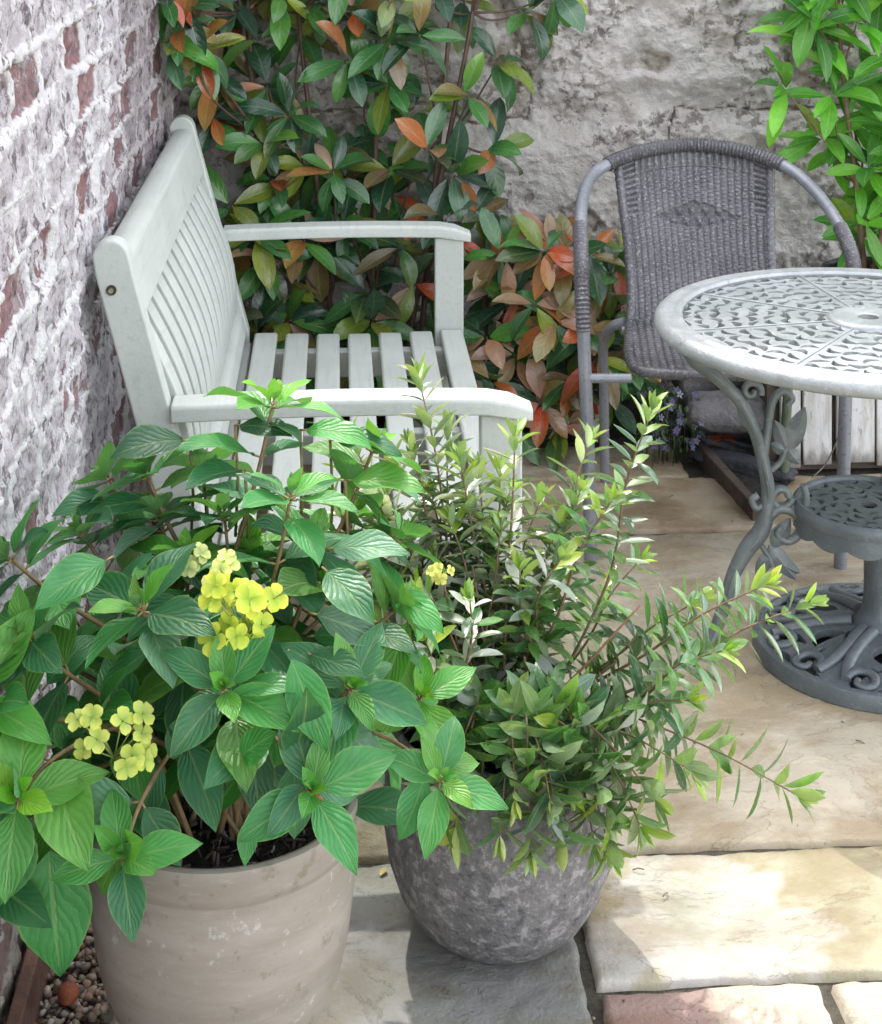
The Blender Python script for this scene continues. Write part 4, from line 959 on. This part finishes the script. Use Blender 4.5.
# ------------------------------------------------------------------ shrubs at the back
SHC=[(.045,.16,.045)]*6+[(.07,.23,.04)]*5+[(.015,.055,.03)]*5+[(.16,.21,.03)]*2+[(.17,.12,.06)]+[(.05,.11,.08)]*3+[(.24,.30,.035)]
SHR=[(.42,.15,.06),(.50,.06,.03),(.50,.13,.04),(.50,.26,.20),(.52,.34,.28),(.38,.22,.15),(.22,.13,.06),(.25,.15,.08),(.30,.20,.08)]
def shrub(name,lab,base,clusters,matk,cols,reds,pred,Lr,Wf,seed,trunks,nleaf=(6,9),stemcol=(.13,.08,.06)):
    rg=random.Random(seed); o=empty(name,base); label(o,lab,'shrub'); B=Vector(base); lv=MB(); st=MB()
    for (c,ax) in clusters:
        k=rg.randint(*nleaf); az=rg.uniform(0,6); isred=rg.random()<pred*.8
        tr=min(trunks,key=lambda q:(q[-1]-c).length); root=min(tr,key=lambda q:(q-c).length+max(0,q.z-c.z+.03)*3)
        mid=root.lerp(c,.5)+Vector((rg.uniform(-.03,.03),rg.uniform(-.02,.02),-.02)); tube(st,[q-B for q in smooth_path([root,mid,c],4)],lambda t:.0042-.002*t,6,col=stemcol)
        for i in range(k):
            t=i/k; pol=R(rg.uniform(35,100)*(1-.3*t)+10); d=tilt_out(ax,az+i*2.4,pol); d=d+rand_dir(rg)*.35; d.z-=.18; 
            ln=rg.uniform(*Lr); col=rg.choice(cols)
            if (rg.random()<pred) or (isred and rg.random()<.4): col=rg.choice(reds)
            c0=jit(col,.25,rg); c2=jit(tuple(a*.6+b*.4 for a,b in zip(col,rg.choice(cols))),.2,rg)
            pp=c-ax*(.03*(1-t)*rg.random())
            dn=d.normalized(); endp=pp+dn*ln
            if endp.y>YB-.035 : dn.y=-abs(dn.y)*.3; dn.normalize()
            if endp.x<XW+.03: dn.x=abs(dn.x); dn.normalize()
            if (pp+dn*ln).y<4.43 and (pp+dn*ln).x<.40 and (pp.z<.95): dn.y=abs(dn.y)*.3
            leaf(lv,pp-B,dn,UP*.9+Vector((0,-.7,0))+rand_dir(rg)*.35,ln,ln*rg.uniform(*Wf),c0,rg.uniform(.1,.9),rg.uniform(.1,.4),7,5,(.52,.8),.08,.015,rg.uniform(-.4,.4),c2)
    for tr in trunks: tube(st,[q-B for q in smooth_path(tr,5)],lambda t:.009-.004*t,8,col=stemcol)
    lv.build('leaves',M[matk],o,angle=0); st.build('stems',M['stem'],o,angle=0)
    return o
rg=random.Random(11)
def cl_pts(n,fn,rg,mind,axf):
    out=[]; tries=0
    while len(out)<n and tries<n*60:
        tries+=1; p=fn(rg)
        if p is None: continue
        if all((p-q).length>mind for q,_ in out): out.append((p,axf(p,rg)))
    return out
def f_left(rg):
    px=rg.uniform(135,500); py=rg.uniform(-110,425); f=rg.uniform(4.55,4.86)
    lim=455-(0 if py<60 else 40*(1 if 215>py else 0))
    if px>lim and not (py<25 and px<520): return None
    if py>85 and px<205: return None
    if px<150 and py>60: return None
    p=P(px,py,f)
    if p.x<XW+.05: return None
    return p
for _q in ():pass
axL=lambda p,rg:(Vector((rg.uniform(-.6,.6),-.75,.55))+rand_dir(rg)*.5).normalized()
trL=[[Vector((x,y,0)),Vector((x+dx*.3,y,.35)),Vector((x+dx*.7,y-.02,.8)),Vector((x+dx,y-.03,1.15)),Vector((x+dx*1.1,y-.03,1.45))] for x,y,dx in ((.02,4.74,-.12),(.10,4.78,.02),(-.06,4.76,-.2),(.22,4.74,.10),(.16,4.72,.22),(-.16,4.76,-.08))]
cl=cl_pts(104,f_left,rg,.076,axL)
for q in ((165,-5,4.22),(178,30,4.28),(190,5,4.3),(172,48,4.25),(200,50,4.35),(195,-30,4.3),(500,60,4.7),(470,95,4.68),(495,150,4.7),(455,175,4.66),(530,12,4.7),(560,-6,4.7),(430,150,4.6),(480,215,4.66)):
    pp=P(*q); cl.append((pp,Vector((.7,-.5,.1)).normalized()))
shrub('evergreen_shrub','tall glossy evergreen shrub with reddish leaves rising behind the bench',(.06,4.74,0),cl,'leaf_shrub',SHC,SHR,.12,(.095,.155),(.34,.46),31,trL)
# darker inner mass of the same kind lower down is the second plant right of the bench
rg=random.Random(12)
def f_right(rg):
    px=rg.uniform(478,640); py=rg.uniform(240,450); f=rg.uniform(4.42,4.80)
    if px>600 and py<250: return None
    if px>615 and py>400: return None
    p=P(px,py,f); return p if p.z>.06 else None
axR=lambda p,rg:(Vector((rg.uniform(-.6,.6),-.8,.6))+rand_dir(rg)*.45).normalized()
trR=[[Vector((x,y,0)),Vector((x+dx*.5,y-.02,.15)),Vector((x+dx,y-.03,.33)),Vector((x+dx*1.2,y-.05,.50))] for x,y,dx in ((.50,4.70,-.08),(.58,4.72,.05),(.66,4.68,.12),(.45,4.66,-.04))]
cl=cl_pts(58,f_right,rg,.066,axR)
shrub('low_shrub','low shrub with green and orange leaves between the bench and wicker chair',(.56,4.70,0),cl,'leaf_shrub',SHC,SHR,.34,(.085,.145),(.34,.46),37,trR)
rg=random.Random(13)
def f_la(rg):
    px=rg.uniform(795,1010); py=rg.uniform(-150,245); f=rg.uniform(4.42,4.72)
    if px<805+max(0,(py-60))*.16: return None
    if py>190 and px<840: return None
    return P(px,py,f)
bb=Vector((bk.x,bk.y,.46))
trA=[[bb+Vector((x,0,0)),bb+Vector((x+dx*.4,0,.25)),bb+Vector((x+dx,.0,.55)),bb+Vector((x+dx*1.3,0,.85))] for x,dx in ((-.02,-.06),(.02,.05),(.0,.15))]
LC=[(.10,.36,.03)]*4+[(.14,.44,.035)]*4+[(.05,.20,.03)]*3+[(.035,.14,.03)]*2+[(.22,.50,.06)]
cl=cl_pts(72,f_la,rg,.066,lambda p,rg:(Vector((rg.uniform(-.5,.5),-.55,.8))+rand_dir(rg)*.3).normalized())
cl.append((P(785,90,4.5),Vector((-.8,-.3,.3)).normalized())); cl.append((P(812,5,4.5),Vector((-.4,-.6,.1)).normalized()))
shrub('laurel_shrub','bright green whorled shrub growing from the dark pot at the right',(bk.x,bk.y,.46),cl,'leaf_laurel',LC,[(.28,.35,.04)],.03,(.11,.165),(.25,.33),41,trA,(7,10),(.22,.14,.09))

# ------------------------------------------------------------------ small purple flowers, fallen leaves
lo=empty('lobelia',Q((668-441)/FPX*4.40,4.40)); label(lo,'small trailing plant with purple flowers at the paving edge under the chair','plant')
B=Vector(lo.location); lvm=MB(); fl=MB(); rg=random.Random(8)
for i in range(240):
    px=rg.uniform(640,700); py=rg.uniform(385,447); f=4.46-(py-385)/60*.06+rg.uniform(-.03,.05); p=P(px,py,f); p.z=max(p.z,.012)
    d=rand_dir(rg); d.y-=.4; leaf(lvm,p-B,d,UP,rg.uniform(.015,.03),rg.uniform(.006,.011),jit(rg.choice([(.05,.12,.05),(.04,.08,.06),(.10,.18,.06)]),.2,rg),.4,.2,3,3)
    if i%4==0:
        tube(lvm,[p-B,Vector((p.x,p.y+.02,0.0))-B],.001,4,col=(.05,.08,.03))
    if i%6==0:
        ax=(Vector((0,-1,.5))+rand_dir(rg)*.6).normalized(); c=rg.choice([(.20,.17,.38),(.28,.26,.46),(.14,.11,.28),(.42,.40,.55)])
        fl=MB()
        for k in range(5): leaf(fl,p+Vector((0,-.02,0))-B,tilt_out(ax,k*1.256,R(75)),ax,.010,.006,jit(c,.15,rg),.2,.1,3,3,(.6,.6))
        fl.build('flower',M['petal'],lo,angle=0)
lvm.build('leaves',M['leaf_shrub'],lo,angle=0)
def fallen(name,pts,lab,cols,Ln,n,seed,cat='leaf',group=None):
    rg=random.Random(seed)
    for i,(px,py,f,z) in enumerate(pts):
        p=P(px,py,f); p.z=z; mb=MB(); d=Vector((rg.uniform(-1,1),rg.uniform(-1,1),.05)).normalized()
        for k in range(n): 
            a=k*2*math.pi/max(n,1)+rg.uniform(-.2,.2); dd=Vector((d.x*math.cos(a)-d.y*math.sin(a),d.x*math.sin(a)+d.y*math.cos(a),.12)); leaf(mb,Vector((0,0,.0)),dd,UP,Ln,Ln*.5,jit(rg.choice(cols),.2,rg),.3,.2,6,5)
        o=mb.build(name,M['leaf_shrub'],angle=0); o.location=p; label(o,lab,cat,group)
fallen('fallen_leaf',[(722,434,4.46,.055)],'cluster of fallen red leaves on the dark slate',[(.42,.10,.05),(.36,.08,.04)],.045,5,3,'leaves')
fallen('fallen_leaf',[(766,478,4.20,.015)],'dark red fallen leaf beside the base of the white boards',[(.30,.06,.03)],.04,1,5)
fallen('fallen_leaf',[(386,872,2.66,.008)],'small yellow brown fallen leaf on the joint between the pots',[(.40,.30,.10)],.022,1,7)
for (px,py) in ((692,462),(700,463)): pass
mb=MB(); p=P(702,462,4.44); pebble(mb,(p.x,p.y,.008),.0065,(.8,.78,.74),True); o=mb.build('pebble',M['pebble'],angle=0); label(o,'single white pebble on the paving below the purple flowers','pebble')

mb=MB(); rg=random.Random(77)
for i in range(110):
    x=rg.uniform(-.25,1.5); y=rg.uniform(1.95,4.4); k=rg.random()
    if k<.5: pebble(mb,(x,y,.003),rg.uniform(.0012,.003),rg.choice([(.10,.08,.06),(.25,.20,.14),(.06,.05,.04)]),rg=rg)
    else:
        p=Vector((x,y,.005)); d=rand_dir(rg); d.z=0; d=d.normalized() if d.length>.1 else Vector((1,0,0)); ln=rg.uniform(.006,.02)
        tube(mb,[p,p+d*ln*.5+Vector((0,0,.002)),p+d*ln+Vector((0,rg.uniform(-.003,.003),0))],rg.uniform(.0006,.0014),5,col=rg.choice([(.14,.10,.06),(.22,.17,.10),(.08,.10,.04)]))
label(mb.build('plant_debris',M['stem'],angle=0),'fine crumbs of soil and dry stalks scattered over the paving','debris',kind='stuff')
